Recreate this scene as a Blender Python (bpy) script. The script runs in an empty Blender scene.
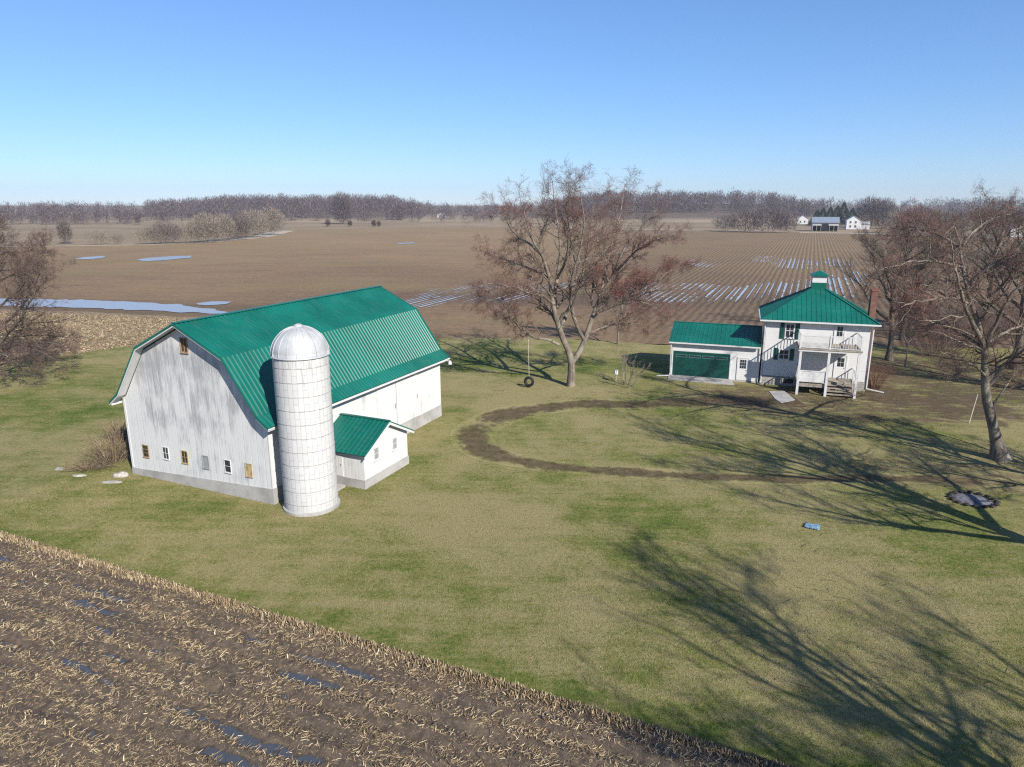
import bpy, math, random
import numpy as np
from mathutils import Vector, noise as mnoise

random.seed(7)
RNG = np.random.default_rng(11)
sc = bpy.context.scene
COL = sc.collection
R = math.radians

# ------------------------------------------------------------------ camera model (to read distances off the ground)
F, CX, CY, HZ, CAMH = 700.0, 512.0, 383.5, 203.5, 16.0
PITCH = math.atan((CY - HZ) / F)
SP, CP = math.sin(PITCH), math.cos(PITCH)
def ray(px, py):
    u, v = (px - CX) / F, -(py - CY) / F
    return np.array([u, CP + v * SP, -SP + v * CP])
def gp(px, py, z=0.0):
    r = ray(px, py); t = (z - CAMH) / r[2]
    return np.array([0, 0, CAMH]) + t * r
def atY(px, py, Y):
    r = ray(px, py)
    return np.array([0, 0, CAMH]) + r * (Y / r[1])
def proj(P):
    P = np.asarray(P, float) - np.array([0, 0, CAMH])
    d = P[..., 1] * CP - P[..., 2] * SP
    return CX + F * P[..., 0] / d, CY - F * (P[..., 1] * SP + P[..., 2] * CP) / d

# ------------------------------------------------------------------ mesh helpers
def mesh_from(name, V, faces, mats, mi=None, smooth=False):
    """V (n,3); faces: list of int arrays (k,3) or (k,4)."""
    V = np.asarray(V, np.float32)
    me = bpy.data.meshes.new(name)
    me.vertices.add(len(V)); me.vertices.foreach_set('co', V.ravel())
    loops = np.concatenate([f.ravel() for f in faces]).astype(np.int32)
    sizes = np.concatenate([np.full(len(f), f.shape[1]) for f in faces]).astype(np.int32)
    starts = np.concatenate([[0], np.cumsum(sizes)[:-1]]).astype(np.int32)
    me.loops.add(len(loops)); me.loops.foreach_set('vertex_index', loops)
    me.polygons.add(len(sizes)); me.polygons.foreach_set('loop_start', starts)
    me.polygons.foreach_set('loop_total', sizes)
    if mi is not None: me.polygons.foreach_set('material_index', np.asarray(mi, np.int32))
    if smooth: me.polygons.foreach_set('use_smooth', np.ones(len(sizes), bool))
    for m in (mats if isinstance(mats, (list, tuple)) else [mats]): me.materials.append(m)
    me.update(calc_edges=True); me.validate()
    return me
def link(name, me, parent=None):
    o = bpy.data.objects.new(name, me); COL.objects.link(o)
    if parent is not None: o.parent = parent
    return o
def tag(o, label=None, cat=None, group=None, kind=None):
    if label: o['label'] = label
    if cat: o['category'] = cat
    if group: o['group'] = group
    if kind: o['kind'] = kind
    return o
def thing(name, loc, rz, label, cat, group=None):
    o = bpy.data.objects.new(name, None); COL.objects.link(o)
    o.location = loc; o.rotation_euler = (0, 0, rz); o.empty_display_size = .3
    return tag(o, label, cat, group)
def dup(root, loc, rz=0, s=1.0, label=None, group=None):
    r = root.copy(); COL.objects.link(r); r.location = loc; r.rotation_euler = (0, 0, rz)
    r.scale = (s, s, s) if not isinstance(s, tuple) else s
    if label: r['label'] = label
    if group: r['group'] = group
    for ch in list(root.children):
        c = ch.copy(); COL.objects.link(c); c.parent = r
        for g in list(ch.children):
            d = g.copy(); COL.objects.link(d); d.parent = c
    return r

def norm(v): return v/np.maximum(np.linalg.norm(v, axis=-1, keepdims=True), 1e-9)
def tubes(pts, rad, sides):
    n, m, _ = pts.shape; T = norm(pts[:, -1]-pts[:, 0]); ref = np.where(np.abs(T[:, 2:3]) > .8, np.array([[1., 0, 0]]), np.array([[0, 0, 1.]]))
    A = norm(np.cross(T, ref)); B = np.cross(T, A); ang = np.arange(sides)*2*np.pi/sides
    ring = A[:, None]*np.cos(ang)[None, :, None] + B[:, None]*np.sin(ang)[None, :, None]
    V = (pts[:, :, None] + rad[:, :, None, None]*ring[:, None]).reshape(-1, 3)
    i = np.arange(n)[:, None, None]*m*sides; j = np.arange(m-1)[None, :, None]*sides; k = np.arange(sides)[None, None, :]; k2 = (k+1) % sides
    Fq = np.stack([i+j+k, i+j+k2, i+j+sides+k2, i+j+sides+k], -1).reshape(-1, 4)
    return V, Fq
class MB:
    def __init__(s): s.v, s.f = [], []
    def add(s, vs, fs):
        b = len(s.v); s.v += [tuple(map(float, q)) for q in vs]; s.f += [tuple(b + i for i in f) for f in fs]; return s
    def box(s, x0, y0, z0, x1, y1, z1):
        return s.add([(x0,y0,z0),(x1,y0,z0),(x1,y1,z0),(x0,y1,z0),(x0,y0,z1),(x1,y0,z1),(x1,y1,z1),(x0,y1,z1)],
                     [(0,3,2,1),(4,5,6,7),(0,1,5,4),(1,2,6,5),(2,3,7,6),(3,0,4,7)])
    def beam(s, p, q, w, h, up=(0,0,1)):
        p, q = Vector(p), Vector(q); d = (q - p).normalized(); up = Vector(up)
        a = d.cross(up)
        if a.length < 1e-4: a = d.cross(Vector((1,0,0)))
        a.normalize(); b = a.cross(d).normalized()
        c = []
        for e in (p, q):
            for i, j in ((-1,-1),(1,-1),(1,1),(-1,1)): c.append(e + a*(i*w/2) + b*(j*h/2))
        return s.add(c, [(0,1,2,3),(7,6,5,4),(0,4,5,1),(1,5,6,2),(2,6,7,3),(3,7,4,0)])
    def cyl(s, p, q, r0, r1=None, n=10, caps=True):
        r1 = r0 if r1 is None else r1
        p, q = Vector(p), Vector(q); d = (q - p).normalized()
        a = d.orthogonal().normalized(); b = d.cross(a)
        vs = []
        for e, r in ((p, r0), (q, r1)):
            for i in range(n):
                t = 2*math.pi*i/n; vs.append(e + a*(r*math.cos(t)) + b*(r*math.sin(t)))
        fs = [(i, (i+1) % n, n+(i+1) % n, n+i) for i in range(n)]
        if caps: fs += [tuple(range(n-1, -1, -1)), tuple(range(n, 2*n))]
        return s.add(vs, fs)
    def lathe(s, prof, n=32, c=(0,0,0)):
        vs = []; m = len(prof)
        for i in range(n):
            t = 2*math.pi*i/n
            for r, z in prof: vs.append((c[0]+r*math.cos(t), c[1]+r*math.sin(t), c[2]+z))
        fs = []
        for i in range(n):
            j = (i+1) % n
            for k in range(m-1): fs.append((i*m+k, j*m+k, j*m+k+1, i*m+k+1))
        return s.add(vs, fs)
    def torus(s, c, axis, Rr, r, n=28, m=8):
        ax = Vector(axis).normalized(); a = ax.orthogonal().normalized(); b = ax.cross(a); c = Vector(c)
        vs = []
        for i in range(n):
            t = 2*math.pi*i/n; d = a*math.cos(t)+b*math.sin(t)
            for j in range(m):
                p = 2*math.pi*j/m; vs.append(c + d*(Rr + r*math.cos(p)) + ax*(r*math.sin(p)))
        fs = [(i*m+j, ((i+1) % n)*m+j, ((i+1) % n)*m+(j+1) % m, i*m+(j+1) % m) for i in range(n) for j in range(m)]
        return s.add(vs, fs)
    def prism(s, poly, y0, y1):
        """poly of (x,z) swept along y"""
        n = len(poly)
        vs = [(x, y0, z) for x, z in poly] + [(x, y1, z) for x, z in poly]
        fs = [(i, (i+1) % n, n+(i+1) % n, n+i) for i in range(n)] + [tuple(range(n-1, -1, -1)), tuple(range(n, 2*n))]
        return s.add(vs, fs)
    def build(s, name, mat, parent=None, smooth=False, bevel=0):
        me = bpy.data.meshes.new(name); me.from_pydata(s.v, [], s.f)
        me.materials.append(mat); me.update()
        import bmesh
        bm = bmesh.new(); bm.from_mesh(me); bmesh.ops.recalc_face_normals(bm, faces=bm.faces)
        if bevel: bmesh.ops.bevel(bm, geom=bm.edges[:], offset=bevel, segments=1, affect='EDGES')
        bm.to_mesh(me); bm.free()
        if smooth:
            for p in me.polygons: p.use_smooth = True
        return link(name, me, parent)

# ------------------------------------------------------------------ node helpers
ALB = .80
class NT:
    def __init__(s, name):
        s.m = bpy.data.materials.new(name); s.m.use_nodes = True; s.t = s.m.node_tree
        s.b = s.t.nodes['Principled BSDF']; s.b.inputs['Roughness'].default_value = .8
        s.b.inputs['Specular IOR Level'].default_value = .25
    def n(s, typ, **kw):
        q = s.t.nodes.new(typ)
        for k, v in kw.items(): setattr(q, k, v)
        return q
    def put(s, sock, val):
        if isinstance(val, bpy.types.NodeSocket): s.t.links.new(val, sock)
        elif isinstance(val, (tuple, list)) and len(val) == 3 and sock.type == 'RGBA': sock.default_value = (*val, 1)
        else: sock.default_value = val
    def math(s, op, a, b=0.0, c=0.0, clamp=False):
        q = s.n('ShaderNodeMath', operation=op, use_clamp=clamp)
        s.put(q.inputs[0], a); s.put(q.inputs[1], b); s.put(q.inputs[2], c); return q.outputs[0]
    def vmath(s, op, a, b=(0,0,0)):
        q = s.n('ShaderNodeVectorMath', operation=op); s.put(q.inputs[0], a); s.put(q.inputs[1], b)
        return q.outputs['Value'] if op in ('DOT_PRODUCT', 'DISTANCE', 'LENGTH') else q.outputs[0]
    def mix(s, f, a, b, mode='MIX'):
        q = s.n('ShaderNodeMix', data_type='RGBA', blend_type=mode)
        s.put(q.inputs[0], f); s.put(q.inputs[6], a); s.put(q.inputs[7], b); return q.outputs[2]
    def pos(s): return s.n('ShaderNodeNewGeometry').outputs['Position']
    def obj(s): return s.n('ShaderNodeTexCoord').outputs['Object']
    def island(s): return s.n('ShaderNodeNewGeometry').outputs['Random Per Island']
    def mapv(s, v, scale=(1,1,1), rot=(0,0,0), loc=(0,0,0)):
        q = s.n('ShaderNodeMapping'); s.put(q.inputs['Vector'], v)
        q.inputs['Scale'].default_value = scale; q.inputs['Rotation'].default_value = rot; q.inputs['Location'].default_value = loc
        return q.outputs[0]
    def noise(s, v, scale, detail=4, rough=.55, dist=0, color=False):
        q = s.n('ShaderNodeTexNoise'); s.put(q.inputs['Vector'], v)
        q.inputs['Scale'].default_value = scale; q.inputs['Detail'].default_value = detail
        q.inputs['Roughness'].default_value = rough; q.inputs['Distortion'].default_value = dist
        return q.outputs['Color' if color else 'Fac']
    def step(s, v, lo, hi, to0=0.0, to1=1.0):
        q = s.n('ShaderNodeMapRange', interpolation_type='SMOOTHSTEP'); s.put(q.inputs[0], v)
        for i, x in zip((1,2,3,4), (lo, hi, to0, to1)): q.inputs[i].default_value = x
        return q.outputs[0]
    def ramp(s, v, stops):
        q = s.n('ShaderNodeValToRGB'); s.put(q.inputs[0], v); e = q.color_ramp.elements
        while len(e) < len(stops): e.new(.5)
        for k, (p, c) in zip(e, stops): k.position = p; k.color = (*c, 1)
        return q.outputs[0]
    def bump(s, h, strength=.4, dist=.05):
        q = s.n('ShaderNodeBump'); s.put(q.inputs['Height'], h)
        q.inputs['Strength'].default_value = strength; q.inputs['Distance'].default_value = dist
        s.t.links.new(q.outputs[0], s.b.inputs['Normal'])
    def out(s, color=None, rough=None, spec=None, metal=None):
        if color is not None:      # base colours calibrated to the camera exposure
            if isinstance(color, bpy.types.NodeSocket): color = s.mix(1.0, color, (ALB, ALB, ALB), 'MULTIPLY')
            else: color = tuple(c*ALB for c in color)
            s.put(s.b.inputs['Base Color'], color)
        if rough is not None: s.put(s.b.inputs['Roughness'], rough)
        if spec is not None: s.put(s.b.inputs['Specular IOR Level'], spec)
        if metal is not None: s.put(s.b.inputs['Metallic'], metal)
        return s.m

def plain(name, col, rough=.7, var=.12, scale=3.0, spec=.25, metal=0):
    t = NT(name); n = t.noise(t.obj(), scale, 5)
    lo = tuple(c*(1-var) for c in col); hi = tuple(min(1, c*(1+var)) for c in col)
    return t.out(t.mix(t.step(n, .3, .7), lo, hi), rough, spec, metal)

# ------------------------------------------------------------------ materials
def mat_weathered():
    t = NT('weathered_white_boards'); o = t.obj()
    big = t.noise(o, .33, 5, .6)
    mid = t.noise(t.mapv(o, (1.3, 1.3, .35)), 1.1, 6, .65)
    streak = t.noise(t.mapv(o, (7, 7, .28)), 1.0, 6, .7)
    fine = t.noise(t.mapv(o, (22, 22, .9)), 1.0, 4, .7)
    sx = t.n('ShaderNodeSeparateXYZ'); t.t.links.new(o, sx.inputs[0])
    gable = t.math('MULTIPLY', t.step(sx.outputs[1], .15, .3, 1, 0), t.math('MULTIPLY', t.step(t.math('ABSOLUTE', t.math('SUBTRACT', sx.outputs[0], 5.4)), 2.2, 5.4, 1, .25), t.math('MULTIPLY', t.step(sx.outputs[2], 2.2, 4.2, .25, 1), t.step(sx.outputs[2], 7.2, 9.2, 1, .25))))
    w = t.math('ADD', t.math('MULTIPLY', big, .6), t.math('ADD', t.math('MULTIPLY', mid, .68), t.math('ADD', t.math('MULTIPLY', streak, .34), t.math('MULTIPLY', fine, .3))))
    w = t.math('ADD', w, t.math('MULTIPLY', gable, .18))
    wear = t.step(w, 1.0, 1.26)
    col = t.mix(t.math('MULTIPLY', wear, .64), (.66,.66,.655), (.20,.205,.22))
    low = t.math('MULTIPLY', t.step(sx.outputs[2], .6, 1.4, 1, 0), t.step(streak, .5, .7))
    col = t.mix(t.math('MULTIPLY', low, .35), col, (.42,.40,.36))
    b = t.n('ShaderNodeTexWave', wave_type='BANDS', bands_direction='DIAGONAL'); t.put(b.inputs['Vector'], t.mapv(o, (1,1,0)))
    b.inputs['Scale'].default_value = 1.35; b.inputs['Distortion'].default_value = 0
    line = t.step(b.outputs['Fac'], .0, .05, 1, 0)
    col = t.mix(t.math('MULTIPLY', line, .07), col, (.2,.2,.21))
    t.bump(t.math('ADD', fine, t.math('MULTIPLY', line, -1.0)), .3, .02)
    return t.out(col, .75, .2)
def mat_siding(name='white_siding', col=(.72,.72,.72)):
    t = NT(name); o = t.obj()
    w = t.n('ShaderNodeTexWave', wave_type='BANDS', bands_direction='Z', wave_profile='SAW'); t.put(w.inputs['Vector'], o); w.inputs['Scale'].default_value = 1.6
    n = t.noise(o, 1.2, 5); n2 = t.noise(t.mapv(o, (3,3,.4)), 2, 5)
    c = t.mix(t.step(n, .35, .75), col, tuple(k*.93 for k in col)); c = t.mix(t.math('MULTIPLY', t.step(n2, .55, .75), .12), c, (.5,.5,.49))
    t.bump(w.outputs['Fac'], .6, .02); return t.out(c, .55, .3)
def mat_roof(name, col, rough=.30):
    t = NT(name); o = t.obj()
    n = t.noise(o, .35, 5, .6); f = t.noise(t.mapv(o, (1, 6, 1)), 1.2, 5, .6)
    c = t.mix(t.step(n, .3, .7), tuple(k*.82 for k in col), tuple(k*1.18 for k in col))
    c = t.mix(t.math('MULTIPLY', t.step(f, .45, .8), .4), c, (col[0]+.06, col[1]*1.12, col[2]*1.15))
    return t.out(c, t.math('ADD', t.math('MULTIPLY', n, .14), rough), .32)
def mat_silo():
    t = NT('painted_concrete_staves'); o = t.obj()
    sx = t.n('ShaderNodeSeparateXYZ'); t.t.links.new(o, sx.inputs[0])
    ang = t.math('MULTIPLY', t.math('ARCTAN2', sx.outputs[1], sx.outputs[0]), 1.42)
    cb = t.n('ShaderNodeCombineXYZ'); t.put(cb.inputs[0], sx.outputs[2]); t.put(cb.inputs[1], ang)
    br = t.n('ShaderNodeTexBrick'); t.put(br.inputs['Vector'], cb.outputs[0])
    br.inputs['Scale'].default_value = 1; br.inputs['Brick Width'].default_value = .76; br.inputs['Row Height'].default_value = .26
    br.inputs['Mortar Size'].default_value = .014; br.inputs['Mortar Smooth'].default_value = .4
    t.put(br.inputs['Color1'], (.60,.60,.595)); t.put(br.inputs['Color2'], (.55,.55,.545)); t.put(br.inputs['Mortar'], (.42,.42,.42))
    n = t.noise(o, .9, 6, .65); st = t.noise(t.mapv(cb.outputs[0], (.5, 5, 1)), 1.2, 6, .7)
    c = t.mix(t.math('MULTIPLY', t.step(n, .55, .75), .2), br.outputs['Color'], (.36,.355,.34))
    top = t.step(sx.outputs[2], 6.6, 8.5)
    c = t.mix(t.math('MULTIPLY', t.step(t.math('ADD', st, t.math('MULTIPLY', top, .10)), .58, .74), .6), c, (.24,.225,.21))
    c = t.mix(t.math('MULTIPLY', t.step(sx.outputs[2], .0, .5, 1, 0), .2), c, (.33,.31,.27))
    t.bump(t.math('ADD', t.math('MULTIPLY', br.outputs['Fac'], -1), n), .35, .03)
    return t.out(c, .7, .2)
def mat_concrete(name, col=(.42,.41,.39)):
    t = NT(name); o = t.obj(); n = t.noise(o, .8, 8, .65); f = t.noise(o, 9, 5, .6)
    c = t.mix(t.step(n, .35, .7), col, tuple(k*.68 for k in col)); c = t.mix(t.math('MULTIPLY', t.step(f, .5, .75), .3), c, (.25,.24,.22))
    t.bump(f, .3, .02); return t.out(c, .9, .15)
def mat_brick(name, c1, c2, mortar, w=.22, h=.075):
    t = NT(name); o = t.obj(); sx = t.n('ShaderNodeSeparateXYZ'); t.t.links.new(o, sx.inputs[0])
    cb = t.n('ShaderNodeCombineXYZ'); t.put(cb.inputs[0], t.math('ADD', sx.outputs[0], sx.outputs[1])); t.put(cb.inputs[1], sx.outputs[2])
    br = t.n('ShaderNodeTexBrick'); t.put(br.inputs['Vector'], cb.outputs[0]); br.inputs['Scale'].default_value = 1
    br.inputs['Brick Width'].default_value = w; br.inputs['Row Height'].default_value = h; br.inputs['Mortar Size'].default_value = h*.12
    t.put(br.inputs['Color1'], c1); t.put(br.inputs['Color2'], c2); t.put(br.inputs['Mortar'], mortar)
    n = t.noise(o, 2.5, 5); c = t.mix(t.math('MULTIPLY', t.step(n, .45, .7), .35), br.outputs['Color'], tuple(k*.5 for k in c1))
    t.bump(br.outputs['Fac'], -.4, .02); return t.out(c, .85, .15)
def mat_bark(name, c1, c2):
    t = NT(name); o = t.obj(); n = t.noise(t.mapv(o, (9,9,1.6)), 1, 6, .7); l = t.noise(o, .8, 4)
    c = t.mix(t.step(n, .35, .7), c1, c2); c = t.mix(t.math('MULTIPLY', t.step(l, .45, .65), .45), c, tuple(k*1.5 for k in c2))
    t.bump(n, .6, .03); return t.out(c, .9, .1)
def mat_twig(name, stops):
    t = NT(name); return t.out(t.ramp(t.island(), stops), .85, .15)

# ground colours -------------------------------------------------------------
EDGE_P = np.array([-25.67, 31.9]); EDGE_U = np.array([34.0, -15.2]) / np.hypot(34.0, 15.2)
EDGE_N = np.array([-EDGE_U[1], EDGE_U[0]])            # points into the lawn
def ell(t, p, c, rx, ry, rz=0, inner=.5, outer=1.1):
    """soft ellipse weight around ground point c"""
    v = t.vmath('SUBTRACT', p, (c[0], c[1], 0))
    v = t.mapv(v, (1, 1, 0), (0, 0, -rz)); v = t.vmath('MULTIPLY', v, (1/rx, 1/ry, 0))
    wob = t.noise(p, .35, 5, .6)
    d = t.math('ADD', t.vmath('LENGTH', v), t.math('MULTIPLY', t.math('SUBTRACT', wob, .5), .8))
    return t.step(d, inner, outer, 1, 0)
def grass_color(t, p, fine=True):
    a = t.noise(p, .11, 5, .6); b = t.noise(t.mapv(p, (1, 1, 0), (0, 0, R(22))), .55, 6, .65)
    st = t.noise(t.mapv(p, (.22, 1.7, 0), (0, 0, R(12))), 1.0, 5, .6)
    f = t.noise(p, 5.0, 6, .75)
    w = t.math('ADD', t.math('MULTIPLY', a, .80), t.math('ADD', t.math('MULTIPLY', b, .62), t.math('ADD', t.math('MULTIPLY', st, .35), t.math('MULTIPLY', f, .78))))
    # places that are greener or more straw-coloured in the photo
    gline = t.vmath('DOT_PRODUCT', t.vmath('SUBTRACT', p, (EDGE_P[0], EDGE_P[1], 0)), (EDGE_N[0], EDGE_N[1], 0))
    greens = t.math('ADD', t.step(t.math('ADD', gline, t.math('MULTIPLY', b, 2.2)), 1.6, 3.6, 1, 0), ell(t, p, (-16.5, 34.6), 6.5, 2.6, R(-24)))
    greens = t.math('ADD', greens, ell(t, p, (-34, 58), 12, 8, 0)); greens = t.math('ADD', greens, ell(t, p, (2.5, 70), 12, 6, 0))
    greens = t.math('ADD', greens, t.math('MULTIPLY', ell(t, p, (11, 52), 8, 4, R(-20)), .7)); greens = t.math('ADD', greens, t.math('MULTIPLY', ell(t, p, (8, 33), 6, 5, 0), .6))
    tans = t.math('ADD', ell(t, p, (-1, 54), 3.2, 6, R(-30)), ell(t, p, (4.5, 59.5), 9, 2.2, R(-5)))
    tans = t.math('ADD', tans, t.math('MULTIPLY', ell(t, p, (-2, 33.5), 6, 4, R(-24)), .7)); tans = t.math('ADD', tans, t.math('MULTIPLY', ell(t, p, (14, 26), 5, 5, 0), .4))
    w = t.math('ADD', w, t.math('ADD', t.math('MULTIPLY', greens, -.125), t.math('MULTIPLY', tans, .15)))
    col = t.ramp(t.step(w, .82, 1.44), [(0, (.060,.102,.018)), (.28, (.112,.155,.033)), (.58, (.192,.200,.062)), (1, (.335,.285,.138))])
    # leaf litter and bare soil under the yard trees
    lit = t.math('ADD', ell(t, p, (26, 56), 17, 8, R(-18)), t.math('ADD', t.math('MULTIPLY', ell(t, p, (46, 64), 20, 16, 0), 1.15), t.math('MULTIPLY', ell(t, p, (27, 40), 11, 3.4, R(-12)), .8)))
    ln = t.noise(t.mapv(p, (.5, 1.4, 0), (0, 0, R(18))), .9, 7, .7)
    lw = t.math('MULTIPLY', t.step(t.math('ADD', ln, t.math('MULTIPLY', lit, .22)), .60, .80), t.math('MINIMUM', lit, 1.0))
    col = t.mix(t.math('MULTIPLY', lw, .9), col, t.mix(t.step(ln, .5, .75), (.11,.078,.054), (.27,.205,.135)))
    return col, f, b
def mat_lawn():
    t = NT('mown_grass'); p = t.pos(); col, f, b = grass_color(t, p)
    g = t.noise(p, 26, 3, .7); col = t.mix(.5, col, t.mix(t.step(g, .3, .7), (.35,.35,.35), (.65,.65,.65)), 'OVERLAY')
    t.bump(t.math('ADD', f, g), .9, .06); return t.out(col, .95, .05)
def mat_blades():
    t = NT('grass_blades'); p = t.pos(); col, f, b = grass_color(t, p); i = t.island()
    col = t.mix(t.math('MULTIPLY', t.step(i, .0, .6, 1, 0), .35), col, (.09,.14,.03)); col = t.mix(t.math('MULTIPLY', t.step(i, .6, 1.0), .45), col, (.33,.28,.15))
    return t.out(col, .9, .1)
def mat_drive():
    t = NT('muddy_track'); p = t.pos(); col, f, b = grass_color(t, p)
    at = t.n('ShaderNodeAttribute', attribute_name='edge').outputs['Fac']
    n = t.math('ADD', t.math('MULTIPLY', t.noise(p, .35, 7, .7), .6), t.math('MULTIPLY', t.noise(p, 1.6, 6, .7), .4)); w = t.step(t.math('ADD', at, t.math('MULTIPLY', t.math('SUBTRACT', n, .5), 2.6)), .12, .5)
    soil = t.mix(t.step(t.noise(p, 1.7, 7, .7), .35, .68), (.055,.038,.025), (.135,.095,.062))
    t.bump(f, .7, .05); return t.out(t.mix(t.math('MULTIPLY', w, .84), col, soil), .95, .08)
ROWA = math.atan2(.922, .386)                       # heading of the tilled rows
def mat_field():
    t = NT('tilled_soil'); p = t.pos()
    a = t.noise(p, .018, 6, .6); b = t.noise(t.mapv(p, (.03, .25, 0), (0,0, R(21))), 1, 6, .6); f = t.noise(p, .9, 8, .75)
    sx = t.n('ShaderNodeSeparateXYZ'); t.t.links.new(p, sx.inputs[0])
    v = t.mapv(p, (1,1,0), (0,0,-(ROWA - math.pi/2)))
    wv = t.n('ShaderNodeTexWave', wave_type='BANDS', bands_direction='X'); t.put(wv.inputs['Vector'], v); wv.inputs['Scale'].default_value = .26
    wv.inputs['Distortion'].default_value = 3.0; wv.inputs['Detail'].default_value = 5
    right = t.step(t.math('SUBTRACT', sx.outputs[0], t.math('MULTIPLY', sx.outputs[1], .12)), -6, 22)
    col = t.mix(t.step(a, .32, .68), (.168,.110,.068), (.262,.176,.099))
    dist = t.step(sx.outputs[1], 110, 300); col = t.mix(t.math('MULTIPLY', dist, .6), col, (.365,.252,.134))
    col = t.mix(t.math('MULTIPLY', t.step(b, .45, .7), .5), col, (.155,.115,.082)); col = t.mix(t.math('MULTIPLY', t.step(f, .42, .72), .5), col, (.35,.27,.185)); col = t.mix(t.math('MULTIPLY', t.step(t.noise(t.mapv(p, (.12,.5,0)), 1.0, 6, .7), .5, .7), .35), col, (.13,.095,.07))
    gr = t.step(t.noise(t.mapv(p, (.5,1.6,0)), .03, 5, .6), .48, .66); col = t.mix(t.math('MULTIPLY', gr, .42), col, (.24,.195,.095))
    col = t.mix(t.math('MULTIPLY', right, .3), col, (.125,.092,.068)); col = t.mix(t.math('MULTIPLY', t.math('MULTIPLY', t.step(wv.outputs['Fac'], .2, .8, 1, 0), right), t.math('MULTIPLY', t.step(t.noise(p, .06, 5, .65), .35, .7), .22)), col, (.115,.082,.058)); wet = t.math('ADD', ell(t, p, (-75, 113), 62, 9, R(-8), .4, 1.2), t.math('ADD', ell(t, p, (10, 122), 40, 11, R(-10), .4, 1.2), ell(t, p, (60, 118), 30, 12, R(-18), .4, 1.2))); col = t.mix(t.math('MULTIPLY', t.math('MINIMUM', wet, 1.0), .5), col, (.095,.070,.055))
    right = t.math('MULTIPLY', right, .6)
    t.bump(t.math('ADD', f, t.math('MULTIPLY', wv.outputs['Fac'], right)), .6, .25); return t.out(col, .95, .08)
def mat_meadow():
    t = NT('dry_meadow'); p = t.pos(); a = t.noise(p, .012, 6, .6); b = t.noise(t.mapv(p, (.02, .2, 0)), 1, 6, .6); f = t.noise(p, .5, 6, .7)
    col = t.mix(t.step(a, .35, .65), (.26,.195,.125), (.33,.26,.175)); col = t.mix(t.math('MULTIPLY', t.step(b, .45, .7), .5), col, (.20,.155,.095))
    col = t.mix(t.math('MULTIPLY', t.step(f, .5, .8), .4), col, (.40,.33,.23)); return t.out(col, .95, .05)
def mat_hill():
    t = NT('wooded_hill_floor'); p = t.pos(); sx = t.n('ShaderNodeSeparateXYZ'); t.t.links.new(p, sx.inputs[0]); n = t.noise(p, .02, 5, .6)
    col = t.mix(t.step(n, .35, .65), (.30,.235,.155), (.36,.285,.19)); return t.out(t.mix(t.step(t.math('ADD', sx.outputs[2], t.math('MULTIPLY', n, 2)), 1.8, 4.5), col, (.15,.115,.09)), .95, .05)
def mat_stubblefield():
    t = NT('stubble_litter'); p = t.pos(); f = t.noise(t.mapv(p, (1.3, 2.2, 0), (0,0,R(24))), 1.5, 8, .8); a = t.noise(p, .07, 5, .6)
    g = t.noise(t.mapv(p, (1.0, 3, 0), (0,0,R(24))), .35, 6, .7)
    col = t.mix(t.step(t.math('ADD', f, t.math('MULTIPLY', a, .25)), .48, .74), (.10,.075,.055), (.46,.36,.225)); col = t.mix(t.math('MULTIPLY', t.step(g, .5, .68), .5), col, (.17,.15,.14))
    t.bump(f, .9, .2); return t.out(col, .95, .06)
def mat_soil():
    t = NT('wet_black_soil'); p = t.pos(); f = t.noise(p, 4, 8, .7); a = t.noise(p, .5, 5, .6)
    sx = t.n('ShaderNodeSeparateXYZ'); t.t.links.new(p, sx.inputs[0]); wet = t.step(sx.outputs[2], -.09, -.02, 1, 0)
    col = t.mix(t.step(f, .35, .7), (.070,.053,.040), (.145,.110,.080)); col = t.mix(t.math('MULTIPLY', t.step(a, .5, .7), .5), col, (.18,.135,.09)); col = t.mix(t.step(t.noise(t.mapv(p, (9,9,0)), 1.3, 6, .8), .52, .72), col, (.24,.18,.115)); col = t.mix(t.math('MULTIPLY', wet, .7), col, (.030,.022,.018))
    t.bump(f, .9, .06); return t.out(col, t.math('SUBTRACT', .9, t.math('MULTIPLY', wet, .45)), .3)
def mat_water(name, col=(.10,.13,.17), rough=.06):
    t = NT(name); n = t.noise(t.pos(), 1.6, 3); t.bump(n, .08, .05)
    t.b.inputs['IOR'].default_value = 1.33
    return t.out(col, rough, .5)
def mat_glass():
    t = NT('dark_window_glass'); n = t.noise(t.obj(), 2, 3); return t.out(t.mix(n, (.012,.016,.022), (.05,.06,.075)), .08, .6)
def mat_straw():
    t = NT('straw'); i = t.island(); n = t.noise(t.pos(), 14, 3)
    c = t.ramp(i, [(0, (.11,.08,.055)), (.35, (.26,.19,.115)), (.7, (.43,.325,.19)), (.93, (.60,.48,.30)), (1, (.74,.64,.46))])
    return t.out(t.mix(t.math('MULTIPLY', t.step(n, .5, .8), .4), c, (.2,.15,.1)), .8, .2)
def mat_window_grey(): return plain('faded_grey_board', (.30,.31,.32), .8)

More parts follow.
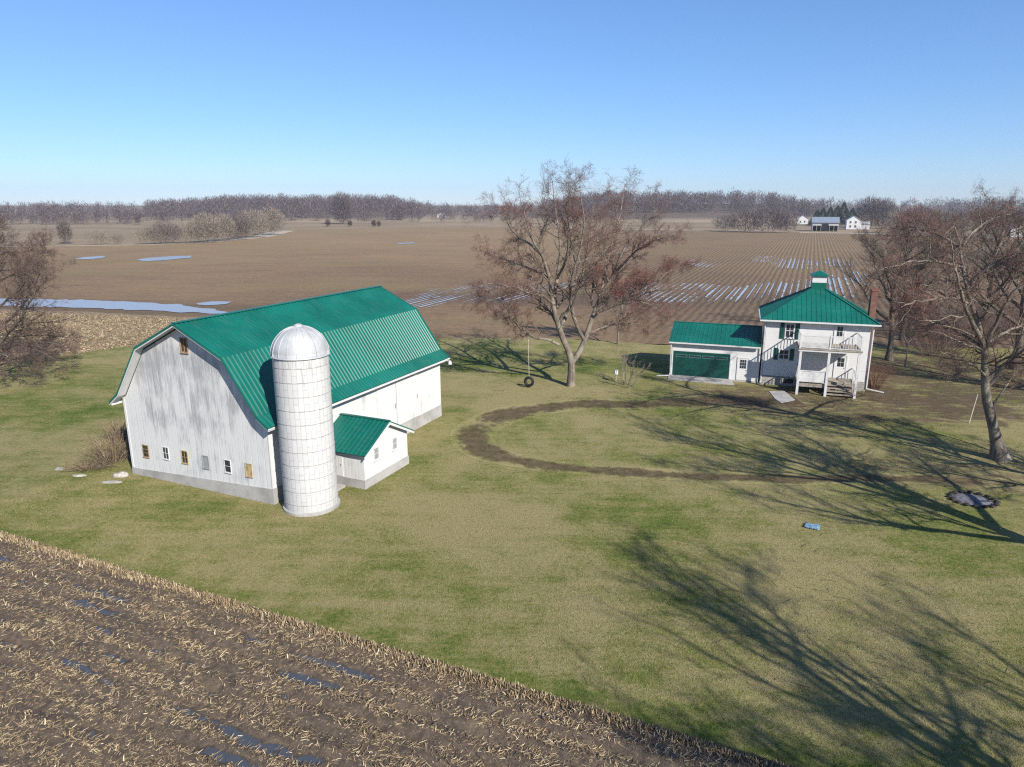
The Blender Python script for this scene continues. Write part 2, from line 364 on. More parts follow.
M = dict(gframe=plain('light_green_frame', (.06,.21,.18), .45, .1), boards=mat_weathered(), siding=mat_siding(), trim=plain('white_trim', (.64,.64,.64), .5, .06), roof=mat_roof('green_metal', (.003,.128,.098)),
    silo=mat_silo(), conc=mat_concrete('old_concrete', (.45,.44,.42)), pconc=mat_concrete('pale_concrete', (.42,.42,.41)), galv=plain('galvanised_steel', (.50,.51,.52), .55, .14, 1.5, .4, .2),
    glass=mat_glass(), gbrown=plain('dull_brown_glass', (.06,.045,.03), .25, .3), yellow=plain('yellow_ochre_wood', (.42,.31,.14), .75, .3), orange=plain('raw_orange_wood', (.33,.22,.13), .8, .3), tanw=plain('tan_plywood', (.45,.36,.24), .8, .2),
    greyb=mat_window_grey(), gdoor=plain('green_door_paint', (.003,.058,.048), .42, .1, 3, .4), shut=plain('green_shutter_paint', (.010,.075,.058), .5, .15), stone=mat_brick('field_stone', (.26,.24,.22), (.36,.34,.31), (.42,.41,.39), .4, .22),
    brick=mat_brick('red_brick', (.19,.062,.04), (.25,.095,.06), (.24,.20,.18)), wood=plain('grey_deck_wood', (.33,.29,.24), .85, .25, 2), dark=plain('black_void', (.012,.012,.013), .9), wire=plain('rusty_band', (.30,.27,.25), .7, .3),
    rubber=plain('black_rubber', (.018,.018,.02), .65, .3, 6), rope=plain('pale_rope', (.5,.46,.38), .9), bark=mat_bark('maple_bark', (.115,.095,.075), (.27,.235,.19)), bark2=mat_bark('dark_bark', (.075,.060,.048), (.17,.145,.115)), bark3=mat_bark('pale_bark', (.17,.15,.125), (.36,.33,.28)),
    twig=mat_twig('reddish_twigs', [(0,(.075,.050,.042)),(.5,(.145,.095,.078)),(1,(.23,.165,.135))]), twig2=mat_twig('grey_brown_twigs', [(0,(.06,.047,.04)),(.5,(.125,.098,.08)),(1,(.21,.17,.14))]),
    bud=mat_twig('red_buds', [(0,(.18,.042,.04)),(.5,(.31,.085,.075)),(1,(.42,.17,.14))]), twigp=mat_twig('pale_willow_stems', [(0,(.14,.112,.09)),(.5,(.24,.195,.15)),(1,(.35,.29,.225))]),
    twigf=mat_twig('woodland_stems', [(0,(.062,.046,.048)),(.4,(.108,.080,.080)),(.8,(.150,.112,.105)),(1,(.225,.182,.16))]), conif=mat_twig('conifer_needles', [(0,(.012,.026,.011)),(.6,(.03,.052,.02)),(1,(.06,.08,.03))]), cedar=mat_twig('bronze_cedar', [(0,(.035,.022,.014)),(1,(.12,.065,.035))]),
    weed=mat_twig('dry_weeds', [(0,(.10,.07,.05)),(.4,(.22,.16,.10)),(.8,(.36,.27,.17)),(1,(.48,.39,.27))]), redbush=mat_twig('red_brown_stems', [(0,(.07,.030,.022)),(.6,(.16,.075,.05)),(1,(.24,.13,.09))]), amber=mat_twig('amber_leaves', [(0,(.17,.09,.03)),(1,(.36,.20,.07))]),
    lawn=mat_lawn(), blades=mat_blades(), drive=mat_drive(), field=mat_field(), meadow=mat_meadow(), stub=mat_stubblefield(), soil=mat_soil(), water=mat_water('standing_water', (.075,.085,.105), .14), pale=mat_water('shallow_sheet_water', (.33,.35,.38), .28), ice=mat_water('thin_ice_water', (.42,.44,.47), .28), straw=mat_straw(),
    blue=plain('pale_blue_plastic', (.17,.29,.40), .45, .5, 7), ash=plain('pale_ash', (.15,.15,.17), .95, .4, 4), char=plain('charred_stone', (.032,.028,.03), .9, .5, 4), lime=plain('pale_limestone', (.40,.375,.33), .9, .2, 5), gravel=plain('pale_dry_grass_track', (.47,.40,.30), .95, .2, .2), blueroof=plain('grey_blue_sheet_roof', (.30,.36,.43), .4, .1, 1, .4, .3), shedw=plain('pale_sheet_wall', (.46,.47,.48), .6, .1, 1))

# ------------------------------------------------------------------ ground sheets
def noisy_poly(pts, step=2.0, amp=.5, seed=0, closed=True):
    out = []; n = len(pts)
    for i in range(n if closed else n-1):
        a, b = np.array(pts[i], float)[:2], np.array(pts[(i+1) % n], float)[:2]
        L = np.hypot(*(b-a)); k = max(1, min(200, int(L/step)))
        nn = np.array([-(b-a)[1], (b-a)[0]])/max(L, 1e-6)
        for j in range(k):
            p = a + (b-a)*j/k; q = mnoise.noise(Vector((p[0]*.35/step*2, p[1]*.35/step*2, seed)))
            q2 = mnoise.noise(Vector((p[0]*1.2/step*2, p[1]*1.2/step*2, seed+5)))
            out.append(tuple(p + nn*amp*(q + .5*q2)))
    return out
def sheet(name, pts, z, mat, **k):
    import bmesh
    me = bpy.data.meshes.new(name); bm = bmesh.new()
    vs = [bm.verts.new((x, y, z)) for x, y in pts]; bm.faces.new(vs); bmesh.ops.triangulate(bm, faces=bm.faces[:]); bmesh.ops.recalc_face_normals(bm, faces=bm.faces[:])
    for f in bm.faces:
        if f.normal.z < 0: f.normal_flip()
    bm.to_mesh(me); bm.free(); me.materials.append(mat)
    return tag(link(name, me), kind='structure')
def pxs(lst): return [tuple(gp(x, y)[:2]) for x, y in lst]

mead = sheet('meadow', [(-5000,-300),(5000,-300),(5000,6000),(-5000,6000)], -.16, M['meadow'])
# ploughed field
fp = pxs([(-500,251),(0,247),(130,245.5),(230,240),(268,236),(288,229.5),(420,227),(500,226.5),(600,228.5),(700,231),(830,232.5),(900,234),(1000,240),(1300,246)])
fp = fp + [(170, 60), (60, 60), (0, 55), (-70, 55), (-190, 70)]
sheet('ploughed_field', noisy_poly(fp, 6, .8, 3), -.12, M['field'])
# pale grass strips along the field edge
def ribbon(name, px, w, z, mat):
    P = [gp(x, y)[:2] for x, y in px]; L, Rr = [], []
    for i, p in enumerate(P):
        d = (P[min(i+1, len(P)-1)] - P[max(i-1, 0)]); d /= np.hypot(*d); n = np.array([-d[1], d[0]]); ww = w[i] if isinstance(w, list) else w
        L.append(tuple(p+n*ww)); Rr.append(tuple(p-n*ww))
    return sheet(name, noisy_poly(L + Rr[::-1], 5, .5, 8), z, mat)
ribbon('field_track', [(-60,248),(0,246.5),(130,245),(200,242.5),(240,239),(262,236.3),(285,230.5)], [2,2,1.8,2.2,3.2,5,6], -.08, M['gravel'])
ribbon('gravel_road', [(560,228.3),(640,229.3),(690,229.8),(718,230)], [3,3,3,2], -.08, M['gravel'])
ribbon('grass_verge', [(800,232.5),(850,233),(905,235)], [4,5,4], -.08, M['gravel'])
# far stubble strip left of the barn
sheet('stubble_strip', noisy_poly(pxs([(-420,318),(-100,311),(0,309),(80,311),(160,315.5),(238,319),(330,331),(205,343),(130,347),(60,357),(-40,372),(-200,400)]), 1.5, .6, 4), -.05, M['stub'])
# lawn
lawn_px = [(60,356),(130,346),(205,342)]
lawn_pts = [(EDGE_P + EDGE_U*t) for t in (-45, 75)]
lp = [tuple(lawn_pts[0]), tuple(lawn_pts[1]), (75, -10), (90, 60), (60, 78), (38, 80), (28, 79.5), (17.3, 80.5), (6, 84.5), (-8, 85), (-20, 84), (-33, 81.5), (-44.6, 79.5), (-49.3, 74.0), (-57, 66), (-75, 60), (-80, 52)]
sheet('lawn', noisy_poly(lp, 1.0, .35, 2), -.015, M['lawn'])
# muddy loop of the drive, with a worn edge weight per vertex
def spline(P, n):
    P = np.array(P, float); d = np.concatenate([[0], np.cumsum(np.linalg.norm(np.diff(P, axis=0), axis=1))]); m = len(P)
    T = np.zeros_like(P)
    for i in range(m):
        a, b = max(i-1, 0), min(i+1, m-1); T[i] = (P[b]-P[a])/max(d[b]-d[a], 1e-6)
    out = []
    for s in np.linspace(0, d[-1], n):
        i = min(np.searchsorted(d, s, 'right')-1, m-2); h = d[i+1]-d[i]; t = (s-d[i])/h
        out.append((2*t**3-3*t*t+1)*P[i] + (t**3-2*t*t+t)*h*T[i] + (-2*t**3+3*t*t)*P[i+1] + (t**3-t*t)*h*T[i+1])
    return np.array(out)
dpx = [(800,401),(752,401),(716,401),(690,402),(640,404),(590,404),(545,408),(512,413),(488,422),(474,432),(473,442),(488,453),(520,461),(560,467),(610,471),(660,474),(720,477),(790,479),(870,478),(950,480),(1060,486)]
dw = [2.6,2.8,2.8,2.2,1.7,1.7,1.8,2.0,1.9,1.8,1.6,1.5,1.25,1.1,1.05,1.0,1.0,1.0,.9,.9,1.0]
dp = spline([list(gp(x, y)[:2])+[w] for (x, y), w in zip(dpx, [q*.62 for q in dw])], 260)
V, E, Q = [], [], []
K = 9
for i, q in enumerate(dp):
    a, b = dp[max(i-1, 0)][:2], dp[min(i+1, len(dp)-1)][:2]; d = (b-a)/np.hypot(*(b-a)); n = np.array([-d[1], d[0]])
    for k in range(K):
        s = (k/(K-1))*2-1; V.append((*(q[:2]+n*q[2]*s*1.5), -.006)); fr_ = i/(len(dp)-1); E.append((1-abs(s)**1.2)*(1 if fr_ < .62 else 1-.75*(fr_-.62))*(.8+.45*mnoise.noise(Vector((i*.09, 0, 2)))) - (.12 if abs(s) < .05 else 0))
for i in range(len(dp)-1):
    for k in range(K-1): Q.append((i*K+k, i*K+k+1, (i+1)*K+k+1, (i+1)*K+k))
me = mesh_from('driveway', V, [np.array(Q)], M['drive']); at = me.attributes.new('edge', 'FLOAT', 'POINT'); at.data.foreach_set('value', np.array(E, np.float32))
for p in me.polygons:
    if p.normal.z < 0: me.flip_normals(); break
tag(link('driveway', me), kind='structure')

# standing water on the far field
def water(name, px, z, mat, amp=.35, st=1.2, seed=1): return sheet(name, noisy_poly(pxs(px), st, amp, seed), z, mat)
water('flood_water', [(-260,293),(-100,297),(0,298.5),(60,299),(130,301),(180,304.5),(212,309),(238,313.5),(205,312.8),(160,311),(80,307.5),(0,305.8),(-100,304),(-260,303)], -.04, M['pale'], 1.5, 1.2, 3)
water('puddle', [(197,303),(212,301),(232,301.5),(226,303.5),(205,305)], -.04, M['pale'], .9, 1.5, 4)
water('puddle', [(138,259.5),(150,257.5),(172,256),(192,255.5),(190,257.5),(165,260),(145,261)], -.04, M['pale'], 1.2, 3, 5)
water('puddle', [(74,258.5),(85,256.8),(107,255.8),(104,257.5),(88,259)], -.04, M['pale'], 1.0, 3, 6)
water('puddle', [(395,243),(412,242.3),(417,243),(400,243.8)], -.04, M['pale'], 1.2, 3, 7)
# water lying in the furrows
rd = np.array([.386, .922]); rn = np.array([.922, -.386])
zones = [(690,293,62,10),(800,291,60,12),(742,296,34,9),(845,283,24,16),(655,288,18,7),(810,263,48,6),(705,262,18,5),(765,259,16,3), (480,294,70,9),(560,291,50,8),(425,302,22,5),(620,292,24,6)]
def inzone(x, y):
    m = np.zeros_like(x)
    for cx, cy, a, b in zones: m = np.maximum(m, 1-((x-cx)/a)**2-((y-cy)/b)**2)
    return m
V, Q = [], []
for i, s in enumerate(np.arange(-75, 125, 1.15)):
    s += RNG.uniform(-.2, .2); t = np.arange(60, 330, .8)
    P = s*rn + t[:, None]*rd; P3 = np.c_[P, np.zeros(len(P))]; x, y = proj(P3); m = inzone(x, y)
    nz = np.array([mnoise.noise(Vector((s*.12, tt*.045, 2))) + .55*mnoise.noise(Vector((s*.6, tt*.16, 7))) for tt in t])
    n3 = np.array([mnoise.noise(Vector((s*3.1, tt*.9, 4))) for tt in t]); w = np.where((m > 0) & (n3 > -.5), np.clip(np.minimum(m*1.0, .26) + nz*.7 - .12 + n3*.35, 0, .30), 0)*RNG.uniform(.3, .9)
    for j in range(len(t)-1):
        if w[j] > .03 or w[j+1] > .03:
            b = len(V); V += [(*(P[j]-rn*w[j]), -.045), (*(P[j]+rn*w[j]), -.045), (*(P[j+1]+rn*w[j+1]), -.045), (*(P[j+1]-rn*w[j+1]), -.045)]; Q.append((b, b+1, b+2, b+3))
me = mesh_from('furrow_water', V, [np.array(Q)], M['ice'])
if me.polygons[0].normal.z < 0: me.flip_normals()
tag(link('furrow_water', me), kind='structure')

# near corn field: real furrows with water lying in the low places
nu, nv = 400, 170
uu = np.linspace(-6, 50, nu); vv = np.linspace(-24, .25, nv)
V = np.zeros((nu, nv, 3))
for i, a in enumerate(uu):
    for j, b in enumerate(vv):
        p = EDGE_P + EDGE_U*a + EDGE_N*b
        h = .045*math.cos(2*math.pi*b/.95) + .085*mnoise.noise(Vector((a*.16, b*.5, 1))) + .085*mnoise.noise(Vector((a*.45, b*1.9, 3))) + .05*mnoise.noise(Vector((a*3.1, b*3.4, 9))) + .05*mnoise.noise(Vector((a*1.1, b*4.2, 12)))
        h += .055*max(0, (a-14)/20) ; h = min(h, .2) ; edge = min(1, max(0, (b+1.2)/1.3)); h = h*(1-edge) + .06*edge
        V[i, j] = (p[0], p[1], h)
idx = np.arange(nu*nv).reshape(nu, nv); Q = np.stack([idx[:-1,:-1], idx[1:,:-1], idx[1:,1:], idx[:-1,1:]], -1).reshape(-1, 4)
SOILV = V
tag(link('corn_field', mesh_from('corn_field', V.reshape(-1, 3), [Q], M['soil'], smooth=True)), kind='structure')
a, b, c, d = [EDGE_P + EDGE_U*s + EDGE_N*t for s, t in ((-6,-.8),(-6,-24),(50,-24),(50,-.8))]
sheet('standing_water', [tuple(a), tuple(b), tuple(c), tuple(d)], -.062, M['water'])

def soil_h(a, b):
    i = np.clip(((a+6)/56*(nu-1)).astype(int), 0, nu-1); j = np.clip(((b+24)/24.25*(nv-1)).astype(int), 0, nv-1)
    return SOILV[i, j, 2]
def straw(n_flat, n_up, n_edge):
    r = RNG; a = r.uniform(-5, 47, n_flat); b = r.uniform(-21, .1, n_flat)
    dens = np.array([mnoise.noise(Vector((x*.35, y*.9, 4))) for x, y in zip(a, b)]) + .35*np.cos(2*math.pi*b/.95)
    k = dens + r.uniform(-.75, .75, n_flat) + .012*(a-10) > -.22; a, b = a[k], b[k]
    h = soil_h(a, b); n = len(a); k = (h > -.05) | (r.random(n) < .2); a, b, h = a[k], b[k], np.maximum(h[k], -.052); n = len(a)
    L = r.gamma(3.0, .037, n).clip(.03, .40); W = r.uniform(.004, .012, n); th = r.normal(0, .9, n) + np.where(r.random(n) < .3, 1.57, 0); el = np.abs(r.normal(0, .2, n))
    # upright stalks in rows
    au = r.uniform(-5, 47, n_up); rows = np.round(r.uniform(-20, 0, n_up)/.95)*.95; bu = rows + r.normal(0, .06, n_up)
    ae = r.uniform(-5, 47, n_edge); be = -np.abs(r.normal(0, .22, n_edge)) + .12
    a2, b2 = np.concatenate([au, ae]), np.concatenate([bu, be]); m = len(a2)
    A, B = np.concatenate([a, a2]), np.concatenate([b, b2]); Hh = np.concatenate([h, soil_h(a2, b2)-.01])
    L = np.concatenate([L, r.uniform(.08, .24, m)]); W = np.concatenate([W, r.uniform(.008, .02, m)]); th = np.concatenate([th, r.uniform(-3.14, 3.14, m)]); el = np.concatenate([el, r.normal(1.25, .28, m)])
    P = EDGE_P + A[:, None]*EDGE_U + B[:, None]*EDGE_N; P = np.c_[P, Hh + .012]
    D = np.cos(el)[:, None]*(np.cos(th)[:, None]*np.r_[EDGE_U, 0] + np.sin(th)[:, None]*np.r_[EDGE_N, 0]) + np.sin(el)[:, None]*np.array([0, 0, 1.])
    S = np.cross(D, r.normal(0, 1, D.shape)); S /= np.linalg.norm(S, axis=1)[:, None]
    bend = r.normal(0, .18, D.shape)
    M0 = P + D*(L*.5)[:, None] + bend*(L*.35)[:, None]; M0[:, 2] = np.maximum(M0[:, 2], P[:, 2]); Q1 = P + D*L[:, None]; Q1[:, 2] = np.maximum(Q1[:, 2], P[:, 2]-.01)
    w = W[:, None]*S
    V = np.stack([P-w, P+w, M0-w, M0+w, Q1-w*.5, Q1+w*.5], 1).reshape(-1, 3); i = np.arange(len(P))[:, None]*6
    F4 = np.concatenate([i+np.array([[0,1,3,2]]), i+np.array([[2,3,5,4]])])
    return mesh_from('corn_stubble', V, [F4], M['straw'])
tag(link('corn_stubble', straw(460000, 8000, 11000)), 'broken tan corn stalks and husks strewn over the wet near field', 'corn stubble', kind='stuff')

# grass blades over the lawn nearest the camera
def blades(n):
    r = RNG; a = r.uniform(-4, 46, n*2); b = r.gamma(1.6, 6.5, n*2); k = b < 30; a, b = a[k][:n], b[k][:n]
    P = EDGE_P + a[:, None]*EDGE_U + b[:, None]*EDGE_N; P = np.c_[P, np.full(len(P), -.02)]; n = len(P)
    d = np.c_[r.normal(0, .6, (n, 2)), np.ones(n)]; L = r.uniform(.035, .10, n)[:, None]; s = np.c_[r.normal(0, 1, (n, 2)), np.zeros(n)]; s /= np.linalg.norm(s, axis=1)[:, None]
    V = np.stack([P-s*.009, P+s*.009, P+d*L], 1).reshape(-1, 3)
    return mesh_from('lawn_grass', V, [np.arange(len(V)).reshape(-1, 3)], M['blades'])
def straw_far(n):
    r = RNG; poly = pxs([(-200,312),(0,310.5),(160,317),(235,320),(320,331),(200,342),(130,346),(60,356),(-40,371),(-200,398)])
    X = r.uniform(-130, -15, n*3); Y = r.uniform(55, 112, n*3); px, py = proj(np.c_[X, Y, np.zeros(n*3)])
    lo = np.interp(px, [-200,0,160,235,320], [312,310.5,317,320,331]); hi = np.interp(px, [-200,-40,60,130,200,320], [398,371,356,346,342,331]); k = (px > -200) & (px < 322) & (py > lo+.6) & (py < hi-.3); P = np.c_[X, Y, np.full(n*3, -.03)][k][:n]; m = len(P)
    th = r.uniform(0, 6.28, m); el = np.abs(r.normal(.2, .35, m)); D = np.c_[np.cos(th)*np.cos(el), np.sin(th)*np.cos(el), np.sin(el)]; L = r.uniform(.15, .5, m)[:, None]; S = norm(np.cross(D, r.normal(0, 1, (m, 3))))*r.uniform(.015, .045, m)[:, None]
    V = np.stack([P-S, P+S, P+D*L], 1).reshape(-1, 3); return mesh_from('corn_stubble', V, [np.arange(len(V)).reshape(-1, 3)], M['straw'])
tag(link('corn_stubble', straw_far(70000)), 'pale corn litter over the strip of field behind the barn', 'corn stubble', kind='stuff')
def twigs(n):
    r = RNG; c = np.array([(5.3,61.7,6),(31.8,43,8),(30,50,9),(40,62,10),(24,55,7),(20,36,9),(12,24,7)])[r.integers(0, 7, n)]; P = np.c_[c[:, 0]+r.normal(0, 1, n)*c[:, 2]*.7, c[:, 1]+r.normal(0, 1, n)*c[:, 2]*.7, np.full(n, .015)]
    th = r.uniform(0, 6.28, n); D = np.c_[np.cos(th), np.sin(th), r.uniform(0, .12, n)]*r.gamma(2, .16, n)[:, None]; pts = np.stack([P, P+D*.5+r.normal(0, .03, (n, 3))*[1,1,.2], P+D], 1); V, Fq = tubes(pts, np.repeat(r.uniform(.004, .010, n)[:, None], 3, 1), 3)
    return mesh_from('fallen_twigs', V, [Fq], M['twig2'])
tag(link('fallen_twigs', twigs(1300)), 'small dead twigs dropped on the lawn under the trees', 'twigs', kind='stuff')
tag(link('lawn_grass', blades(170000)), 'short mixed green and straw-coloured grass over the near lawn', 'grass', kind='stuff')

# ------------------------------------------------------------------ building helpers
def ribbed(path, y0, y1, sp, rh, rw, thick):
    """standing-seam sheet following path [(x,z)...] (crest to eave), ribs across y, with a flat underside"""
    path = np.array(path, float); nrm = []
    for i in range(len(path)):
        a, b = path[max(i-1, 0)], path[min(i+1, len(path)-1)]; d = (b-a)/np.linalg.norm(b-a); n = np.array([-d[1], d[0]]); n = n if n[1] > 0 else -n; nrm.append(n)
    ys = [(y0, 0.)]; y = y0 + sp*.5
    while y < y1 - rw*1.2:
        ys += [(y-rw, 0), (y-rw+rh, rh), (y+rw-rh, rh), (y+rw, 0)]; y += sp
    ys.append((y1, 0.)); m = len(ys); mb = MB(); vs = []
    for p, n in zip(path, nrm):
        for y, h in ys: q = p + n*h; vs.append((q[0], y, q[1]))
        for y, h in ((y0, 0), (y1, 0)): q = p - n*thick; vs.append((q[0], y, q[1]))
    fs = []; k = m+2
    for i in range(len(path)-1):
        for j in range(m-1): fs.append((i*k+j, i*k+j+1, (i+1)*k+j+1, (i+1)*k+j))
        fs.append((i*k+m, (i+1)*k+m, (i+1)*k+m+1, i*k+m+1)); fs.append((i*k, (i+1)*k, (i+1)*k+m, i*k+m)); fs.append((i*k+m-1, i*k+m+1, (i+1)*k+m+1, (i+1)*k+m-1))
    e = (len(path)-1)*k; fs.append((e, e+m-1, e+m+1, e+m)); fs.append((0, m, m+1, m-1))
    return mb.add(vs, fs)
def window(parent, cx, z0, z1, w, frame, pane, nx=2, nz=2, fw=.06, d=.06, y=0.0, xax=True, fx=0.0, sill=True, label=None):
    """flat window on the wall plane y (facing -y) or, xax False, on plane x=fx (facing +x) centred on cx along y"""
    mb, pb, sb = MB(), MB(), MB()
    def bx(m, a0, a1, zz0, zz1, d0, d1):
        if xax: m.box(a0, y-d1, zz0, a1, y-d0, zz1)
        else: m.box(fx+d0, a0, zz0, fx+d1, a1, zz1)
    x0, x1 = cx-w/2, cx+w/2
    bx(mb, x0-fw, x0, z0-fw, z1+fw, 0, d); bx(mb, x1, x1+fw, z0-fw, z1+fw, 0, d); bx(mb, x0, x1, z1, z1+fw, 0, d); bx(mb, x0, x1, z0-fw, z0, 0, d)
    for i in range(1, nx): xx = x0+w*i/nx; bx(mb, xx-fw*.28, xx+fw*.28, z0, z1, .002, d*.75)
    for i in range(1, nz): zz = z0+(z1-z0)*i/nz; bx(mb, x0, x1, zz-fw*.28, zz+fw*.28, .003, d*.7)
    o = mb.build('window', frame, parent)
    if label: o['label'] = label
    bx(pb, x0, x1, z0, z1, .001, d*.3); pb.build('pane', pane, o)
    if sill: bx(sb, x0-fw*1.6, x1+fw*1.6, z0-fw*1.9, z0-fw*1.02, 0, d*1.7); sb.build('sill', frame, o)
    return o

# ------------------------------------------------------------------ barn
BA = gp(134, 473); BW, BL, BT = 11.1, 18.2, R(-24.4)
barn = thing('barn', BA, BT, 'large white gambrel barn with green metal roof and weathered boards', 'barn')
mb = MB(); mb.prism([(0,.36),(BW,.86),(BW,4.80),(10.85,4.98),(8.86,7.9),(5.6,9.5),(2.3,7.9),(.3,4.98),(0,4.80)], 0, BL); mb.build('wall', M['boards'], barn)
mb = MB(); mb.prism([(-.05,-.2),(BW+.05,-.2),(BW+.05,.88),(-.05,.37)], -.05, BL+.05); mb.build('foundation', M['conc'], barn)
cx, oy = 5.6, .55
prof = [(0,9.72),(3.3,8.12),(5.36,5.16),(6.12,4.60)]
rb = ribbed([(cx+x, z) for x, z in prof], -oy, BL+oy, .305, .045, .075, .05); r2 = ribbed([(cx-x, z) for x, z in prof], -oy, BL+oy, .305, .045, .075, .05)
roof = MB(); roof.add(rb.v, rb.f); roof.add(r2.v, r2.f); rf = roof.build('roof', M['roof'], barn)
mb = MB(); mb.beam((cx,-oy-.02,9.755),(cx,BL+oy+.02,9.755),.30,.05); mb.build('ridge_cap', M['roof'], rf)
for (xa, za), (xb, zb) in zip(prof[:-1], prof[1:]):
    pass
def swept_under(prof, sgn, y0, y1, up, dn):
    p = [(cx+sgn*x, z-up) for x, z in prof] + [(cx+sgn*x*.995, z-dn) for x, z in prof[::-1]]
    return MB().prism(p, y0, y1)
for yy in ((-oy-.02, -oy+.04), (BL+oy-.04, BL+oy+.02)):
    m = MB()
    for s in (1, -1): q = swept_under(prof, s, yy[0], yy[1], .065, .17); m.add(q.v, q.f)
    m.build('rake_board', M['trim'], barn)
for yy in ((-oy-.045, -oy-.022), (BL+oy+.022, BL+oy+.045)):
    m = MB()
    for s in (1, -1): q = swept_under(prof, s, yy[0], yy[1], -.03, .10); m.add(q.v, q.f)
    m.build('rake_flashing', M['roof'], barn)
for yy in ((-oy+.05, -.003), (BL+.003, BL+oy-.05)):
    m = MB()
    for s in (1, -1): q = swept_under(prof, s, yy[0], yy[1], .10, .14); m.add(q.v, q.f)
    m.build('soffit', M['trim'], barn)
for s in (1, -1):
    MB().box(min(cx+s*5.98, cx+s*6.06), -oy+.05, 4.40, max(cx+s*5.98, cx+s*6.06), BL+oy-.05, 4.545).build('fascia', M['trim'], barn)
    for k in range(31): MB().box(min(cx+s*5.52, cx+s*5.975), .3+k*.59, 4.42, max(cx+s*5.52, cx+s*5.975), .37+k*.59, 4.54).build('rafter_tail', M['trim'], barn)
W = [(1.35,1.63,M['orange'],M['gbrown'],1,3,'narrow window with bare orange wood frame'),(3.06,1.76,M['trim'],M['glass'],2,2,'white framed window with four dark panes'),(4.6,1.75,M['yellow'],M['glass'],2,2,'yellow framed window with four dark panes'),
     (6.25,1.70,M['greyb'],M['greyb'],1,1,'window boarded over in flat grey'),(7.93,1.72,M['trim'],M['glass'],1,2,'dark window with white frame and stained sill'),(9.49,1.74,M['tanw'],M['yellow'],2,1,'window boarded with tan wood')]
for x, z, fm, pm, nx, nz, lb in W: window(barn, x, z-.35, z+.35, .43, fm, pm, nx, nz, .035, .04, label=lb)
window(barn, 5.62, 8.08, 8.82, .46, M['orange'], M['gbrown'], 2, 1, .05, .05, label='loft hatch of brown boards under the peak')
for y0, y1, nm in ((9.9, 12.08, 'sliding_door'), (12.16, 14.9, 'sliding_door')):
    d = MB().box(BW+.004, y0, .95, BW+.075, y1, 4.1).build(nm, M['boards'], barn)
    MB().box(BW+.077, y1-.18, 2.3, BW+.11, y1-.10, 2.62).build('handle', M['wire'], d)
MB().box(BW+.003, 9.5, 4.12, BW+.13, 15.4, 4.24).build('door_track', M['trim'], barn)
for q in ((BW-.02,-.03,.9,BW+.03,.12,4.7),(BW-.02,BL-.12,.9,BW+.03,BL+.03,4.7),(-.03,-.03,.4,.12,.03,4.8)): MB().box(*q).build('corner_board', M['trim'], barn)
lamp = MB().cyl((BW+.75, BL+.3, 4.38),(BW+.75, BL+.3, 4.12),.10,.16,10).build('yard_lamp', M['trim'], barn); MB().beam((BW+.2,BL+.06,4.34),(BW+.75,BL+.3,4.39),.04,.04).build('bracket', M['galv'], lamp)

# milk house lean-on at the barn's side
MX, MY, MW, ML = BW+.05, 3.8, 4.55, 3.25            # local barn frame: along +x, width along y
mk = thing('milk_house', (0,0,0), 0, 'small white milk house with green gable roof between silo and barn', 'shed')
c, s = math.cos(BT), math.sin(BT); L2 = lambda x, y: (BA[0]+c*x-s*y, BA[1]+s*x+c*y, 0)
mk.location = L2(MX, MY); mk.rotation_euler = (0,0,BT)
# gable faces +x ; profile in (y,z) swept along x -> build by swapping axes
def xprism(poly, x0, x1):
    n = len(poly); return MB().add([(x0,y,z) for y,z in poly]+[(x1,y,z) for y,z in poly], [(i,(i+1)%n,n+(i+1)%n,n+i) for i in range(n)]+[tuple(range(n-1,-1,-1)),tuple(range(n,2*n))])
xprism([(0,.5),(MW,.5),(MW,2.2),(MW/2,3.36),(0,2.2)], 0, ML).build('wall', M['boards'], mk)
xprism([(-.05,-.2),(MW+.05,-.2),(MW+.05,.52),(-.05,.52)], 0, ML+.05).build('foundation', M['conc'], mk)
m = MB()
for sg in (1, -1):
    e = ribbed([(0, 3.50), (MW/2+.32, 2.15)], 0, ML+.32, .305, .03, .05, .05)
    m.add([(y, MW/2+sg*x, z) for x, y, z in e.v], e.f)
r_ = m.build('roof', M['roof'], mk)
MB().beam((0,MW/2,3.52),(ML+.33,MW/2,3.52),.22,.04).build('ridge_cap', M['roof'], r_)
m = MB()
for sg in (1, -1):
    y0, y1 = MW/2, MW/2+sg*(MW/2+.32); m.add([(ML+.29,y0,3.44),(ML+.29,y1,2.09),(ML+.29,y1,1.95),(ML+.29,y0,3.28),(ML+.33,y0,3.44),(ML+.33,y1,2.09),(ML+.33,y1,1.95),(ML+.33,y0,3.28)],[(0,1,2,3),(7,6,5,4),(0,4,5,1),(1,5,6,2),(2,6,7,3),(3,7,4,0)])
m.build('rake_board', M['trim'], mk)
for y in (1.2, 3.12): window(mk, y, 1.45, 2.12, .42, M['trim'], M['greyb'], 1, 2, .05, .05, xax=False, fx=ML)
m = MB(); m.box(.9,-.035,.55,1.75,-.002,2.0); d = m.build('door', M['boards'], mk); MB().box(1.62,-.07,1.2,1.68,-.037,1.3).build('handle', M['wire'], d)
step = tag(MB().box(-1.6,-1.5,-.05,0,1.5,.12).build('concrete_step', M['conc'], None), kind='structure'); step.location = L2(MX+2.0, MY-1.4); step.rotation_euler = (0,0,BT); step.scale=(.85,.8,1)

